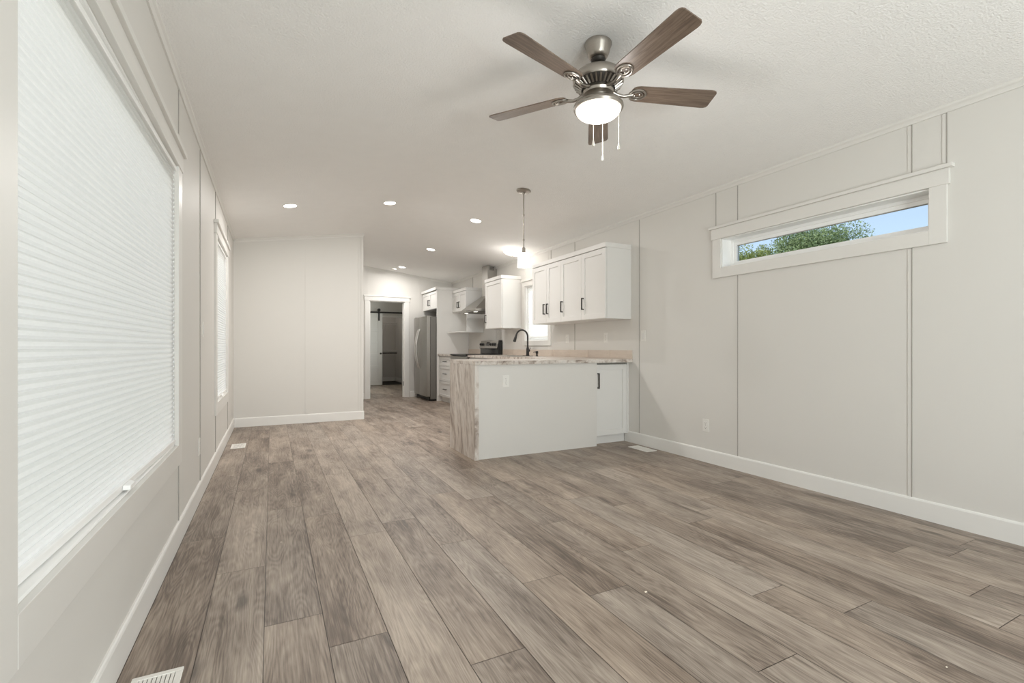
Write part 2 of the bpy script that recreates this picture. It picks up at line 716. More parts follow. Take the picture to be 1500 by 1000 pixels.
def side_wall(name, x, sgn, pieces, openings, shaded_battens, y0, y1):
    """x: inner face; sgn: direction pointing outdoors. pieces: list of (y0,y1,z0,z1) panel rectangles"""
    m = MB()
    for (a, b, c, d) in pieces:
        m.box(x, x + sgn * PT, a + GAP / 2, b - GAP / 2, c, d)
    for (yy, c, d) in shaded_battens:
        m.box(x, x - sgn * 0.004, yy + 0.003, yy + 0.020, c, d)
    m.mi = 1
    for (yy, c, d) in shaded_battens:
        m.box(x + sgn * 0.002, x - sgn * 0.0045, yy - 0.0028, yy + 0.0028, c, d)  # dark strip: shade on the batten's near side put into colour
    xb0, xb1 = x + sgn * (PT + 0.001), x + sgn * 0.145
    ys = sorted(openings)
    cur = y0
    for (oa, ob, oc, od) in ys:
        m.box(xb0, xb1, cur, oa, -0.1, 2.50)
        m.box(xb0, xb1, oa, ob, -0.1, oc)
        m.box(xb0, xb1, oa, ob, od, 2.50)
        cur = ob
    m.box(xb0, xb1, cur, y1, -0.1, 2.50)
    return struct(m.obj(name, [M['wall'], M['gap_shade']]))


TOPZ = 2.50
W1 = (1.229, 2.980, 0.541, 1.990)      # left window openings
W2 = (4.970, 6.085, 0.556, 2.050)
WR = (1.416, 2.905, 1.752, 2.010)      # high strip window, right wall
WK = (5.840, 6.540, 1.150, 2.000)      # kitchen window
WB = (11.20, 12.40, 0.90, 2.00)        # window of the room beyond the doorway

lp = []
for a, b in ((YR, -0.2), (-0.2, 1.13)):
    lp.append((a, b, 0, TOPZ))
lp += [(1.13, 3.08, 0, W1[2]), (1.13, 3.08, W1[3], TOPZ), (1.13, W1[0], W1[2], W1[3]), (W1[1], 3.08, W1[2], W1[3])]
lp += [(3.08, 3.94, 0, TOPZ), (3.94, 4.95, 0, TOPZ)]
lp += [(4.95, 6.26, 0, W2[2]), (4.95, 6.26, W2[3], TOPZ), (4.95, W2[0], W2[2], W2[3]), (W2[1], 6.26, W2[2], W2[3])]
lp += [(6.26, YP + 0.05, 0, TOPZ)]
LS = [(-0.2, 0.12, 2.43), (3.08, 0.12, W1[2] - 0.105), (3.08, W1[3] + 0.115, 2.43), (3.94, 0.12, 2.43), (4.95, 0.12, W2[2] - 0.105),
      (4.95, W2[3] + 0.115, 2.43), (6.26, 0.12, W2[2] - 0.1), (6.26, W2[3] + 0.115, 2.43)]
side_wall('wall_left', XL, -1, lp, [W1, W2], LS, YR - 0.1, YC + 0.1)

rp = [(YR, -0.94, 0, TOPZ), (-0.94, 0.283, 0, TOPZ), (0.283, 1.508, 0, WR[2]), (0.283, 1.337, WR[2], TOPZ),
      (1.337, WR[0], WR[2], WR[3]), (1.337, 1.508, WR[3], TOPZ), (1.508, 2.743, 0, WR[2]), (1.508, 2.743, WR[3], TOPZ),
      (2.743, 3.957, 0, WR[2]), (2.743, 2.965, WR[3], TOPZ), (WR[1], 2.965, WR[2], WR[3]), (2.965, 3.957, WR[2], TOPZ),
      (3.957, 5.182, 0, TOPZ), (5.182, WK[0], 0, TOPZ), (WK[0], WK[1], 0, WK[2]), (WK[0], WK[1], WK[3], TOPZ),
      (WK[1], 7.62, 0, TOPZ), (7.62, 8.85, 0, TOPZ), (8.85, YB + 0.05, 0, TOPZ), (YB + 0.05, WB[0], 0, TOPZ), (WB[0], WB[1], 0, WB[2]), (WB[0], WB[1], WB[3], TOPZ), (WB[1], YC + 0.1, 0, TOPZ)]
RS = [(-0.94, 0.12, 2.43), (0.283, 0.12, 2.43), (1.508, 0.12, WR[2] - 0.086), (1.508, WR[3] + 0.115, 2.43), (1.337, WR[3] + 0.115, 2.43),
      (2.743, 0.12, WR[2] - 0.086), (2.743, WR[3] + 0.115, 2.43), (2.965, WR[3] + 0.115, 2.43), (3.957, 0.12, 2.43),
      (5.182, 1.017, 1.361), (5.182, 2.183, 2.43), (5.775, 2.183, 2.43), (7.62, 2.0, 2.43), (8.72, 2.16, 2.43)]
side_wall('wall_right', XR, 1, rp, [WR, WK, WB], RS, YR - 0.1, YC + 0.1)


def ztop(x):
    return cz(x) + 0.02


def cross_wall(name, y0, y1, segs, mats):
    """segs: (x0,x1,z0,z1 or None for the ceiling)"""
    m = MB()
    for (a, b, c, d) in segs:
        cuts = xcuts(a, b, 12) if d is None else [a, b]
        for p, q in zip(cuts[:-1], cuts[1:]):
            if d is None:
                pts = [(p, c), (q, c), (q, ztop(q)), (p, ztop(p))]
            else:
                pts = [(p, c), (q, c), (q, d), (p, d)]
            m.prism(pts, 'y', y0, y1)
    return struct(m.obj(name, mats))


# partition (closed block beside the hall)
XPE = 1.193
pm = MB()
pm.prism([(XL - 0.02, -0.02), (XPE, -0.02)] + [(x, ztop(x)) for x in xcuts(XL - 0.02, XPE, 16)[::-1]], 'y', YP, YP + 0.10)
pm.prism([(XPE - 0.10, -0.02), (XPE, -0.02), (XPE, ztop(XPE)), (XPE - 0.10, ztop(XPE - 0.1))], 'y', YP + 0.10, YB + 0.1)
# flat battens over the board joints
for a, b in ((0.416, 0.450), (1.125, 1.150)):
    pm.prism([(a, 0.10), (b, 0.10), (b, ztop(b)), (a, ztop(a))], 'y', YP - 0.006, YP)
pm.prism([(1.165, 0.10), (XPE + 0.004, 0.10), (XPE + 0.004, ztop(XPE)), (1.165, ztop(1.165))], 'y', YP - 0.007, YP)
struct(pm.obj('wall_partition', M['wall']))

DX0, DX1, DZ = 1.775, 2.500, 2.005
cross_wall('wall_back', YB, YB + 0.11, [(XPE - 0.05, DX0, -0.02, None), (DX0, DX1, DZ, None), (DX1, XR + 0.02, -0.02, None)], M['wall'])
# battens on the kitchen end wall
bmn = MB()
for a in (1.735, 2.62, 2.80):
    bmn.prism([(a, 2.10 if a < 2.6 else 0.12), (a + 0.022, 2.10 if a < 2.6 else 0.12), (a + 0.022, ztop(a + 0.022)), (a, ztop(a))], 'y', YB - 0.003, YB)
struct(bmn.obj('trim_1', M['wall']))

# far room wall with closet opening
CX0, CX1, CZ2 = 2.42, 3.315, 1.93
cross_wall('wall_far', YB2, YB2 + 0.10, [(XPE - 0.05, CX0, -0.02, None), (CX0, CX1, CZ2, None), (CX1, XR + 0.02, -0.02, None)], M['wall'])
cross_wall('wall_closet', YC, YC + 0.1, [(XPE - 0.05, XR + 0.02, -0.02, None)], M['wall'])
cm = MB()
cm.box(XPE - 0.10, XPE, YB + 0.11, YC, -0.02, 2.72)
struct(cm.obj('wall_bedroom', M['wall']))
cm = MB()
cm.box(3.44, XR, YB2 + 0.10, YC, 0, 2.45)
cm.box(1.7, 1.8, YB2 + 0.10, YC, 0, 2.60)
struct(cm.obj('wall_closet_side', M['wall']))

# wall behind the camera with a wide window added for light
BW = (0.40, 2.90, 0.45, 2.20)
cross_wall('wall_rear', YR - 0.12, YR, [(XL - 0.02, BW[0], -0.02, None), (BW[1], XR + 0.02, -0.02, None),
                                        (BW[0], BW[1], -0.02, BW[2]), (BW[0], BW[1], BW[3], None)], M['wall'])

# ------------------------------------------------------------------ baseboards
BT, BH = 0.013, 0.121


def base_prof(t=BT, h=BH):
    return [(0, 0), (t, 0), (t, h - 0.012), (t * 0.75, h - 0.004), (t * 0.4, h), (0, h)]


def base_x(name, x, inward, spans):
    m = MB()
    for y0, y1 in spans:
        pr = [(x + inward * a, z) for a, z in base_prof()]
        m.prism(pr, 'y', y0, y1)
    return struct(m.obj(name, M['trim'], smooth=False))


def base_y(name, y, inward, spans):
    m = MB()
    for x0, x1 in spans:
        pr = [(y + inward * a, z) for a, z in base_prof()]
        m.prism(pr, 'x', x0, x1)
    return struct(m.obj(name, M['trim']))


base_x('baseboard_left', XL, 1, [(YR, YP)])
base_x('baseboard_right', XR, -1, [(YR, 4.185)])
base_y('baseboard_partition', YP, -1, [(XL + BT, XPE + BT)])
base_x('baseboard_hall', XPE, 1, [(YP, YB)])
base_y('baseboard_back', YB, -1, [(XPE + BT, DX0 - 0.10), (DX1 + 0.11, XR)])
base_y('baseboard_closet', YC, -1, [(1.8, 3.44)])
base_x('baseboard_closet_side', 3.44, -1, [(YB2 + 0.1, YC)])
base_y('baseboard_rear', YR, 1, [(XL, XR)])

# ------------------------------------------------------------------ crown moulding
CROWN = [(0, 0), (0.008, 0), (0.010, 0.010), (0.016, 0.020), (0.024, 0.027), (0.027, 0.034), (0.027, 0.060), (0, 0.060)]
CB = 2.432


def crown_side(name, x, inward, y0, y1):
    m = MB()
    m.prism([(x + inward * a, CB + z) for a, z in CROWN], 'y', y0, y1)
    return struct(m.obj(name, M['casing']))


crown_side('trim_2', XL, 1, YR, YP)
crown_side('trim_3', XR, -1, YR, YB)


def crown_cross(name, y, x0, x1):
    m = MB()
    xs = xcuts(x0, x1, 16)
    fr = []
    for x in xs:
        base = ztop(x) - 0.02 - 0.042
        fr.append(lambda a, b, x=x, base=base: (x, y - a, base + b))
    m.sweep(CROWN, fr)
    return struct(m.obj(name, M['casing']))


crown_cross('trim_4', YP, XL, XPE + 0.012)
crown_cross('trim_5', YB, XPE, XR)

# ================================================================== WINDOWS
def window_side(name, x, sgn, op, head_h=0.085, cas=0.105, cap_over=0.03, sill_open=False, mullion=None, fw=0.045, glass_d=0.085,
                head_over=0.012, cap_h=0.028, d=0.135):
    """x inner wall face, sgn outwards direction, op=(y0,y1,z0,z1)"""
    y0, y1, z0, z1 = op
    w = struct_empty(name, (x, (y0 + y1) / 2, z0))
    i = -sgn
    t = 0.018
    m = MB()
    m.box(x, x + i * t, y0 - cas, y0, z0 - cas, z1)
    m.box(x, x + i * t, y1, y1 + cas, z0 - cas, z1)
    m.box(x, x + i * t, y0, y1, z0 - cas, z0)
    m.box(x, x + i * (t + 0.004), y0 - cas - head_over, y1 + cas + head_over, z1, z1 + head_h)
    m.box(x, x + i * (t + 0.020), y0 - cas - cap_over, y1 + cas + cap_over, z1 + head_h, z1 + head_h + cap_h)
    m.obj('window_casing', M['casing'], w, bevel=0.0015)
    # jamb liner
    m = MB()
    jt = 0.012
    xa, xb = x + sgn * 0.001, x + sgn * d
    m.box(xa, xb, y0 - 0.004, y0 + jt - 0.004, z0, z1)
    m.box(xa, xb, y1 - jt + 0.004, y1 + 0.004, z0, z1)
    m.box(xa, xb, y0, y1, z0 - 0.004, z0 + jt - 0.004)
    m.box(xa, xb, y0, y1, z1 - jt + 0.004, z1 + 0.004)
    # stepped stop
    s0, s1 = x + sgn * (glass_d - 0.02), x + sgn * (glass_d + 0.045)
    k = fw * 0.45
    a0, a1, c0, c1 = y0 + jt - 0.004, y1 - jt + 0.004, z0 + jt - 0.004, z1 - jt + 0.004
    m.box(s0, s1, a0, a0 + k, c0, c1)
    m.box(s0, s1, a1 - k, a1, c0, c1)
    m.box(s0, s1, a0 + k, a1 - k, c0, c0 + k)
    m.box(s0, s1, a0 + k, a1 - k, c1 - k, c1)
    m.obj('window_jamb', M['vinyl'], w, bevel=0.001)
    m = MB()
    s0, s1 = x + sgn * (glass_d - 0.008), x + sgn * (glass_d + 0.030)
    b0, b1, e0, e1 = a0 + k, a1 - k, c0 + k, c1 - k
    q = fw * 0.55
    m.box(s0, s1, b0, b0 + q, e0, e1)
    m.box(s0, s1, b1 - q, b1, e0, e1)
    m.box(s0, s1, b0 + q, b1 - q, e0, e0 + q)
    m.box(s0, s1, b0 + q, b1 - q, e1 - q, e1)
    if mullion:
        m.box(s0, s1, mullion - 0.02, mullion + 0.02, e0 + q, e1 - q)
    # dark spacer round the glass
    m.mi = 1
    gx = x + sgn * (glass_d + 0.006)
    sp = 0.004
    m.box(gx, gx + sgn * 0.004, b0 + q, b0 + q + sp, e0 + q, e1 - q)
    m.box(gx, gx + sgn * 0.004, b0 + q, b1 - q, e1 - q - sp, e1 - q)
    m.obj('window_frame', [M['vinyl'], M['gap_shade']], w)
    m = MB()
    m.box(gx + sgn * 0.005, gx + sgn * 0.009, b0 + q - 0.003, b1 - q + 0.003, e0 + q - 0.003, e1 - q + 0.003)
    m.obj('window_pane', M['pane'], w)
    return w


window_side('window_1', XL, -1, W1, glass_d=0.095)
window_side('window_2', XL, -1, W2, glass_d=0.095)
window_side('window_3', XR, 1, WR, cas=0.085, head_h=0.092, head_over=0.012, cap_over=0.032, fw=0.050, glass_d=0.125, cap_h=0.022, d=0.175)
window_side('window_4', XR, 1, WK, cas=0.075, head_h=0.075, cap_over=0.025, glass_d=0.095)
window_side('window_6', XR, 1, WB, glass_d=0.095)

# rear window (behind the camera), unseen, added to let light in
w5 = struct_empty('added_window_5', (1.65, YR, BW[2]))
m = MB()
for a, b in ((BW[0] - 0.1, BW[0]), (BW[1], BW[1] + 0.1)):
    m.box(a, b, YR, YR + 0.018, BW[2] - 0.1, BW[3])
m.box(BW[0], BW[1], YR, YR + 0.018, BW[2] - 0.1, BW[2])
m.box(BW[0] - 0.11, BW[1] + 0.11, YR, YR + 0.022, BW[3], BW[3] + 0.09)
m.obj('window_casing', M['casing'], w5, bevel=0.0015)
m = MB()
for xx in (BW[0], (BW[0] + BW[1]) / 2 - 0.03, BW[1] - 0.05):
    m.box(xx, xx + 0.05, YR - 0.09, YR - 0.04, BW[2], BW[3])
m.box(BW[0], BW[1], YR - 0.09, YR - 0.04, BW[2], BW[2] + 0.05)
m.box(BW[0], BW[1], YR - 0.09, YR - 0.04, BW[3] - 0.05, BW[3])
m.obj('window_frame', M['vinyl'], w5)
m = MB()
m.box(BW[0] + 0.04, BW[1] - 0.04, YR - 0.068, YR - 0.064, BW[2] + 0.04, BW[3] - 0.04)
m.obj('window_pane', M['pane'], w5)


# ------------------------------------------------------------------ cellular shades
def shade(label, x, sgn, op, pitch=0.024, tab=None, drop=0.0, off=(0.038, 0.038), amp=0.0034):
    y0, y1, z0, z1 = op
    y0, y1 = y0 + 0.010, y1 - 0.010
    zt, zb = z1 - 0.030, z0 + 0.036 + drop
    root = thing('cellular_shade', label, 'blind', (x, (y0 + y1) / 2, z0), None)

    def fx(y):
        return x + sgn * (off[0] + (off[1] - off[0]) * (y - y0) / (y1 - y0))

    def bar(m, ya, yb, o0, o1, za, zb_):
        vv = []
        for z in (za, zb_):
            for (yy, o) in ((ya, o0), (yb, o0), (yb, o1), (ya, o1)):
                vv.append((fx(yy) + sgn * o, yy, z))
        m.hexa(vv)
        return m

    n = max(2, round((zt - zb) / pitch))
    p = (zt - zb) / n
    prof = []
    for k in range(n):
        z = zb + k * p
        prof += [(amp, z), (-amp * 0.8, z + p * 0.28), (-amp, z + p * 0.5), (-amp * 0.8, z + p * 0.72)]
    prof.append((amp, zt))
    m = MB()
    vs = []
    for yy in (y0, y1):
        for a, z in prof:
            vs.append((fx(yy) + sgn * a, yy, z))
    N = len(prof)
    m._faces(vs, [(k, k + 1, N + k + 1, N + k) for k in range(N - 1)])
    m.obj('pleated_fabric', M['shade'], root, smooth=False)
    bar(MB(), y0, y1, -0.014, 0.016, zt, z1 - 0.009).obj('head_rail', M['vinyl'], root, bevel=0.002)
    bar(MB(), y0, y1, -0.010, 0.012, zb - 0.024, zb).obj('bottom_rail', M['vinyl'], root, bevel=0.003)
    if tab is not None:
        m = MB()
        zt2 = zb - 0.010
        i = -sgn
        xf = fx(tab) - sgn * 0.0108
        pts = [(tab - 0.050, zt2 - 0.007), (tab + 0.050, zt2 - 0.007), (tab + 0.042, zt2 + 0.008), (tab - 0.042, zt2 + 0.008)]
        vv = [(xf, a, b) for (a, b) in pts] + [(xf + i * 0.020, tab + (a - tab) * 0.75, b - 0.004) for (a, b) in pts]
        m.hexa(vv)
        m.obj('pull_tab', M['vinyl'], root, bevel=0.002)
    return root


shade('large white pleated shade covering the big window at the left edge', XL, -1, W1, 0.0236, tab=2.10, off=(0.034, 0.004))
shade('narrow tall white pleated shade in the left wall window beside the plain partition', XL, -1, W2, 0.0236, tab=5.53, off=(0.012, 0.006))
shade('white pleated shade in the kitchen window behind the black faucet', XR, 1, WK, 0.0236, drop=0.03, amp=0.002)

# ================================================================== DOORWAY
d1 = struct_empty('door_1', ((DX0 + DX1) / 2, YB, 0))
m = MB()
CT, CW = 0.018, 0.088
m.box(DX0 - CW, DX0, YB - CT, YB, 0, DZ)
m.box(DX1, DX1 + CW, YB - CT, YB, 0, DZ)
m.box(DX0 - CW - 0.012, DX1 + CW + 0.012, YB - CT - 0.004, YB, DZ, DZ + 0.085)
m.box(DX0 - CW - 0.028, DX1 + CW + 0.028, YB - CT - 0.016, YB, DZ + 0.085, DZ + 0.108)
m.obj('door_casing', M['trim'], d1, bevel=0.0015)
m = MB()
m.box(DX0 - 0.001, DX0 + 0.016, YB - 0.004, YB + 0.118, 0, DZ)
m.box(DX1 - 0.016, DX1 + 0.001, YB - 0.004, YB + 0.118, 0, DZ)
m.box(DX0, DX1, YB - 0.004, YB + 0.118, DZ - 0.016, DZ + 0.001)
m.box(DX0 + 0.016, DX0 + 0.028, YB + 0.05, YB + 0.09, 0, DZ - 0.016)
m.box(DX1 - 0.028, DX1 - 0.016, YB + 0.05, YB + 0.09, 0, DZ - 0.016)
m.obj('door_jamb', M['trim'], d1)
m = MB()
m.box(DX1 - 0.0175, DX1 - 0.0155, YB + 0.006, YB + 0.046, 0.24, 0.33)
m.obj('hinge_leaf', M['nickel_dk'], d1)

# closet opening trim
d2 = struct_empty('door_2', ((CX0 + CX1) / 2, YB2, 0))
m = MB()
m.box(CX0 - 0.001, CX0 + 0.018, YB2 - 0.004, YB2 + 0.104, 0, CZ2)
m.box(CX1 - 0.018, CX1 + 0.001, YB2 - 0.004, YB2 + 0.104, 0, CZ2)
m.box(CX0, CX1, YB2 - 0.006, YB2 + 0.104, CZ2 - 0.045, CZ2 + 0.001)
m.obj('door_jamb', M['trim'], d2)

# closet floor covering
m = MB()
m.box(1.8, 3.44, YB2 + 0.06, YC, 0.0005, 0.006)
struct(m.obj('floor_closet', M['carpetblk']))

# ------------------------------------------------------------------ barn door
bd = thing('barn_door', 'white five-panel sliding barn door hanging partly across the closet beyond the doorway', 'door', (2.27, YB2 - 0.06, 0.012))
bx0, bx1, by0, by1 = 1.80, 2.725, YB2 - 0.066, YB2 - 0.030
m = MB()
st = 0.115
bh0, bh1 = 0.012, 1.985
m.box(bx0, bx1, by0 + 0.010, by1 - 0.004, bh0, bh1)
m.box(bx0, bx0 + st, by0, by0 + 0.012, bh0, bh1)
m.box(bx1 - st, bx1, by0, by0 + 0.012, bh0, bh1)
zs = [bh0, 0.15, 0.53, 0.86, 1.19, 1.52, bh1 - 0.10]
m.box(bx0 + st, bx1 - st, by0, by0 + 0.012, bh0, 0.15)
m.box(bx0 + st, bx1 - st, by0, by0 + 0.012, bh1 - 0.12, bh1)
for z in (0.46, 0.80, 1.14, 1.48):
    m.box(bx0 + st, bx1 - st, by0, by0 + 0.012, z, z + 0.085)
m.obj('door_slab', M['trim'], bd, bevel=0.002)
m = MB()
for xx in (bx0 + 0.10, bx1 - 0.095):
    m.box(xx - 0.020, xx + 0.020, by0 - 0.008, by0 - 0.001, 1.78, 2.03)
    m.lathe([(0.042, 0), (0.042, 0.022)], (xx, by0 + 0.004, 2.0755), 20, Matrix.Rotation(R(90), 3, 'X'))
    m.lathe([(0.012, 0), (0.012, 0.012)], (xx, by0 - 0.004, 2.0755), 10, Matrix.Rotation(R(90), 3, 'X'))
    m.box(xx - 0.020, xx + 0.020, by0 - 0.024, by0 - 0.018, 1.99, 2.085)
    m.box(xx - 0.020, xx + 0.020, by0 - 0.024, by0 - 0.001, 1.985, 1.992)
m.obj('hanger', M['black'], bd)
m = MB()
m.lathe([(0.022, 0), (0.022, 0.004), (0.010, 0.008), (0.010, 0.025), (0.024, 0.032), (0.024, 0.044), (0.012, 0.05)], (bx1 - 0.05, by0, 0.88), 16,
        Matrix.Rotation(R(90), 3, 'X'))
m.obj('knob', M['nickel_dk'], bd, smooth=True)
m = MB()
m.box(1.55, 3.49, by0 + 0.001, by0 + 0.009, 1.992, 2.032)
for xx in (1.7, 2.3, 2.9, 3.4):
    m.lathe([(0.011, 0), (0.011, 0.062)], (xx, YB2, 2.012), 12, Matrix.Rotation(R(90), 3, 'X'))
tag(m.obj('barn_door_track', M['black']), 'long flat black metal sliding track above the white barn door', 'door track')


# ------------------------------------------------------------------ closet wire shelves
def wire_shelf(label, z, rod_only):
    x0, x1 = 1.82, 3.425
    root = thing('wire_shelf', label, 'shelf', ((x0 + x1) / 2, YC - 0.15, z))
    m = MB()
    yb, yf = YC - 0.012, YC - 0.31
    for yy, zz in ((yb, z), (yf, z), (yf, z - 0.05)):
        m.tube([(x0, yy, zz), (x1, yy, zz)], 0.009 if yy == yf else 0.005, 8)
    m.tube([(x0, (yb + yf) / 2, z - 0.004), (x1, (yb + yf) / 2, z - 0.004)], 0.004, 6)
    k = int((x1 - x0) / 0.05)
    for i in range(k + 1):
        xx = x0 + (x1 - x0) * i / k
        m.tube([(xx, yb, z), (xx, yf, z), (xx, yf, z - 0.05)], 0.0022, 5)
    m.obj('wire_deck', M['cable'], root)
    for xx in (2.2, 3.1):
        m = MB()
        m.tube([(xx, yf + 0.01, z - 0.01), (xx, yb + 0.008, z - 0.26)], 0.006, 6)
        m.obj('brace', M['cable'], root)
    if rod_only:
        m = MB()
        m.tube([(x0, yf + 0.04, z - 0.075), (x1, yf + 0.04, z - 0.075)], 0.016, 10)
        m.obj('hanging_rod', M['nickel_dk'], root)
    return root


wire_shelf('white wire closet shelf, the upper one of two in the dark closet', 1.80, False)
wire_shelf('white wire closet shelf with dark rod, the lower one in the dark closet', 0.95, True)

# ================================================================== CABINET HELPERS
def shaker(m, face, u0, u1, z0, z1, at, th=0.019, rail=0.057):
    """shaker front. face '-x': lies in plane x=at (outer face), u along y; '-y': plane y=at, u along x"""
    def bx(a, b, c, d, o0, o1):
        if face == '-x':
            m.box(at + o0, at + o1, a, b, c, d)
        else:
            m.box(a, b, at + o0, at + o1, c, d)
    bx(u0, u0 + rail, z0, z1, 0, th)
    bx(u1 - rail, u1, z0, z1, 0, th)
    bx(u0 + rail, u1 - rail, z0, z0 + rail, 0, th)
    bx(u0 + rail, u1 - rail, z1 - rail, z1, 0, th)
    bx(u0 + rail, u1 - rail, z0 + rail, z1 - rail, 0.010, th)
    return m


def pull(m, face, u, z, at, length=0.136, vertical=True, out=0.032, s=0.012):
    h = length / 2
    def bx(a, b, c, d, o0, o1):
        if face == '-x':
            m.box(at - o1, at - o0, a, b, c, d)
        else:
            m.box(a, b, at - o1, at - o0, c, d)
    q = s / 2
    if vertical:
        bx(u - q, u + q, z - h, z + h, out - s, out)
        bx(u - q, u + q, z - h, z - h + s, 0, out - s)
        bx(u - q, u + q, z + h - s, z + h, 0, out - s)
    else:
        bx(u - h, u + h, z - q, z + q, out - s, out)
        bx(u - h, u - h + s, z - q, z + q, 0, out - s)
        bx(u + h - s, u + h, z - q, z + q, 0, out - s)
    return m


def door(parent, face, u0, u1, z0, z1, at, hu=None, hz=None, hlen=0.136, vertical=True, name='door', rail=0.057):
    o = shaker(MB(), face, u0, u1, z0, z1, at, rail=rail).obj(name, M['cab'], parent, bevel=0.0016)
    if hu is not None:
        pull(MB(), face, hu, hz, at, hlen, vertical).obj('handle', M['bronze'], o, bevel=0.001)
    return o


def cab_crown(parent, x0, y0, y1, z0, z1, over=0.016, ends=(True, True)):
    m = MB()
    m.box(x0 - over, XR - 0.001, y0 - (over if ends[0] else 0), y1 + (over if ends[1] else 0), z0, z1)
    return m.obj('cabinet_crown', M['cab'], parent, bevel=0.003)


# ------------------------------------------------------------------ four-door wall cabinet
UX = 3.215
c = thing('wall_cabinet', 'long white four-door wall cabinet hung over the peninsula end, beside the light switch', 'cabinet', (3.38, 4.89, 1.36), 'white wall cabinets')
m = MB()
ya, yb = 4.087, 5.690
m.box(UX, XR - 0.001, ya, yb, 1.362, 2.13)
m.obj('cabinet_body', M['cab'], c, bevel=0.0015)
cab_crown(c, UX - 0.02, ya, yb, 2.13, 2.182, 0.006)
fx = UX - 0.0205
for (u0, u1, hu) in ((5.315, 5.686, 5.355), (4.975, 5.312, 5.272), (4.534, 4.972, 4.930), (4.091, 4.531, 4.490)):
    door(c, '-x', u0, u1, 1.366, 2.122, fx, hu, 1.547, 0.136)

# ------------------------------------------------------------------ single wall cabinet between window and hood
c = thing('wall_cabinet', 'narrow white single-door wall cabinet between the range hood and the kitchen window', 'cabinet', (3.38, 6.9, 1.35), 'white wall cabinets')
ya, yb = 6.672, 7.300
m = MB()
m.box(UX, XR - 0.001, ya, yb, 1.352, 2.125)
m.obj('cabinet_body', M['cab'], c, bevel=0.0015)
cab_crown(c, UX - 0.02, ya, yb, 2.125, 2.178, 0.010)
door(c, '-x', ya + 0.003, yb - 0.003, 1.356, 2.118, fx, yb - 0.045, 1.52, 0.136)

# ------------------------------------------------------------------ microwave nook cabinet
c = thing('wall_cabinet', 'white wall cabinet with an open shelf nook below, left of the range hood', 'cabinet', (3.38, 8.55, 1.33), 'white wall cabinets')
ya, yb = 8.19, 8.925
m = MB()
m.box(UX, XR - 0.001, ya, yb, 1.735, 2.105)
m.obj('cabinet_body', M['cab'], c, bevel=0.0015)
cab_crown(c, UX - 0.02, ya, yb, 2.105, 2.158, 0.008, (True, False))
ymid = (ya + yb) / 2
door(c, '-x', ymid + 0.0015, yb - 0.003, 1.739, 2.098, fx, ymid + 0.04, 1.86, 0.12)
door(c, '-x', ya + 0.003, ymid - 0.0015, 1.739, 2.098, fx, ymid - 0.04, 1.86, 0.12)
m = MB()
m.box(UX, XR - 0.001, ya, ya + 0.018, 1.348, 1.735)
m.obj('side_panel', M['cab'], c)
m = MB()
xf = 3.09
pts = [(XR - 0.001, ya), (xf + 0.10, ya)]
for k in range(1, 7):
    a = R(90) * k / 6
    pts.append((xf + 0.10 - 0.10 * math.sin(a), ya + 0.10 - 0.10 * math.cos(a)))
pts += [(xf, yb), (XR - 0.001, yb)]
m.prism(pts, 'z', 1.328, 1.347)
m.obj('shelf', M['cab'], c, bevel=0.002)

# ------------------------------------------------------------------ refrigerator surround
FX = 2.880
c = thing('refrigerator_cabinet', 'white tall refrigerator surround panel with a two-door cabinet above the refrigerator', 'cabinet', (3.2, 9.4, 0))
m = MB()
m.box(FX, XR - 0.001, 8.928, 8.950, 0, 2.175)
m.obj('side_panel', M['cab'], c)
m = MB()
m.box(FX + 0.02, XR - 0.001, 8.951, 9.905, 1.815, 2.175)
m.obj('cabinet_body', M['cab'], c)
m = MB()
m.box(FX - 0.03, XR - 0.001, 8.915, 9.925, 2.176, 2.230)
m.obj('cabinet_crown', M['cab'], c, bevel=0.003)
door(c, '-x', 9.429, 9.903, 1.818, 2.168, FX - 0.0005, 9.47, 1.955, 0.12)
door(c, '-x', 8.953, 9.426, 1.818, 2.168, FX - 0.0005, 9.385, 1.955, 0.12)

# ------------------------------------------------------------------ drawer base
c = thing('drawer_cabinet', 'white three-drawer base cabinet between the refrigerator panel and the range', 'cabinet', (3.2, 8.53, 0))
m = MB()
m.box(2.935, XR - 0.001, 8.135, 8.926, 0.10, 0.884)
m.obj('cabinet_body', M['cab'], c)
m = MB()
m.box(2.985, 3.05, 8.135, 8.926, 0, 0.10)
m.obj('toe_kick', M['cab'], c)
for (z0, z1) in ((0.695, 0.868), (0.412, 0.689), (0.108, 0.406)):
    door(c, '-x', 8.138, 8.923, z0, z1, 2.914, 8.53, (z0 + z1) / 2, 0.15, False, 'drawer', rail=0.045)

# ------------------------------------------------------------------ sink base run (behind the peninsula)
c = thing('base_cabinet', 'white sink base cabinet run under the window, behind the peninsula', 'cabinet', (3.2, 6.0, 0))
m = MB()
m.box(2.935, XR - 0.001, 4.750, 5.78, 0.10, 0.884)
m.box(2.935, XR - 0.001, 6.60, 7.345, 0.10, 0.884)
m.box(2.935, 2.955, 5.78, 6.60, 0.10, 0.884)
m.box(2.955, XR - 0.001, 5.78, 6.60, 0.10, 0.12)
m.obj('cabinet_body', M['cab'], c)
m = MB()
m.box(2.985, 3.02, 4.750, 7.345, 0, 0.10)
m.obj('toe_kick', M['cab'], c)
ys = [4.86, 5.35, 5.84, 6.33, 6.82, 7.33]
for a, b in zip(ys[:-1], ys[1:]):
    door(c, '-x', a, b - 0.004, 0.108, 0.868, 2.914, b - 0.05, 0.76, 0.136)

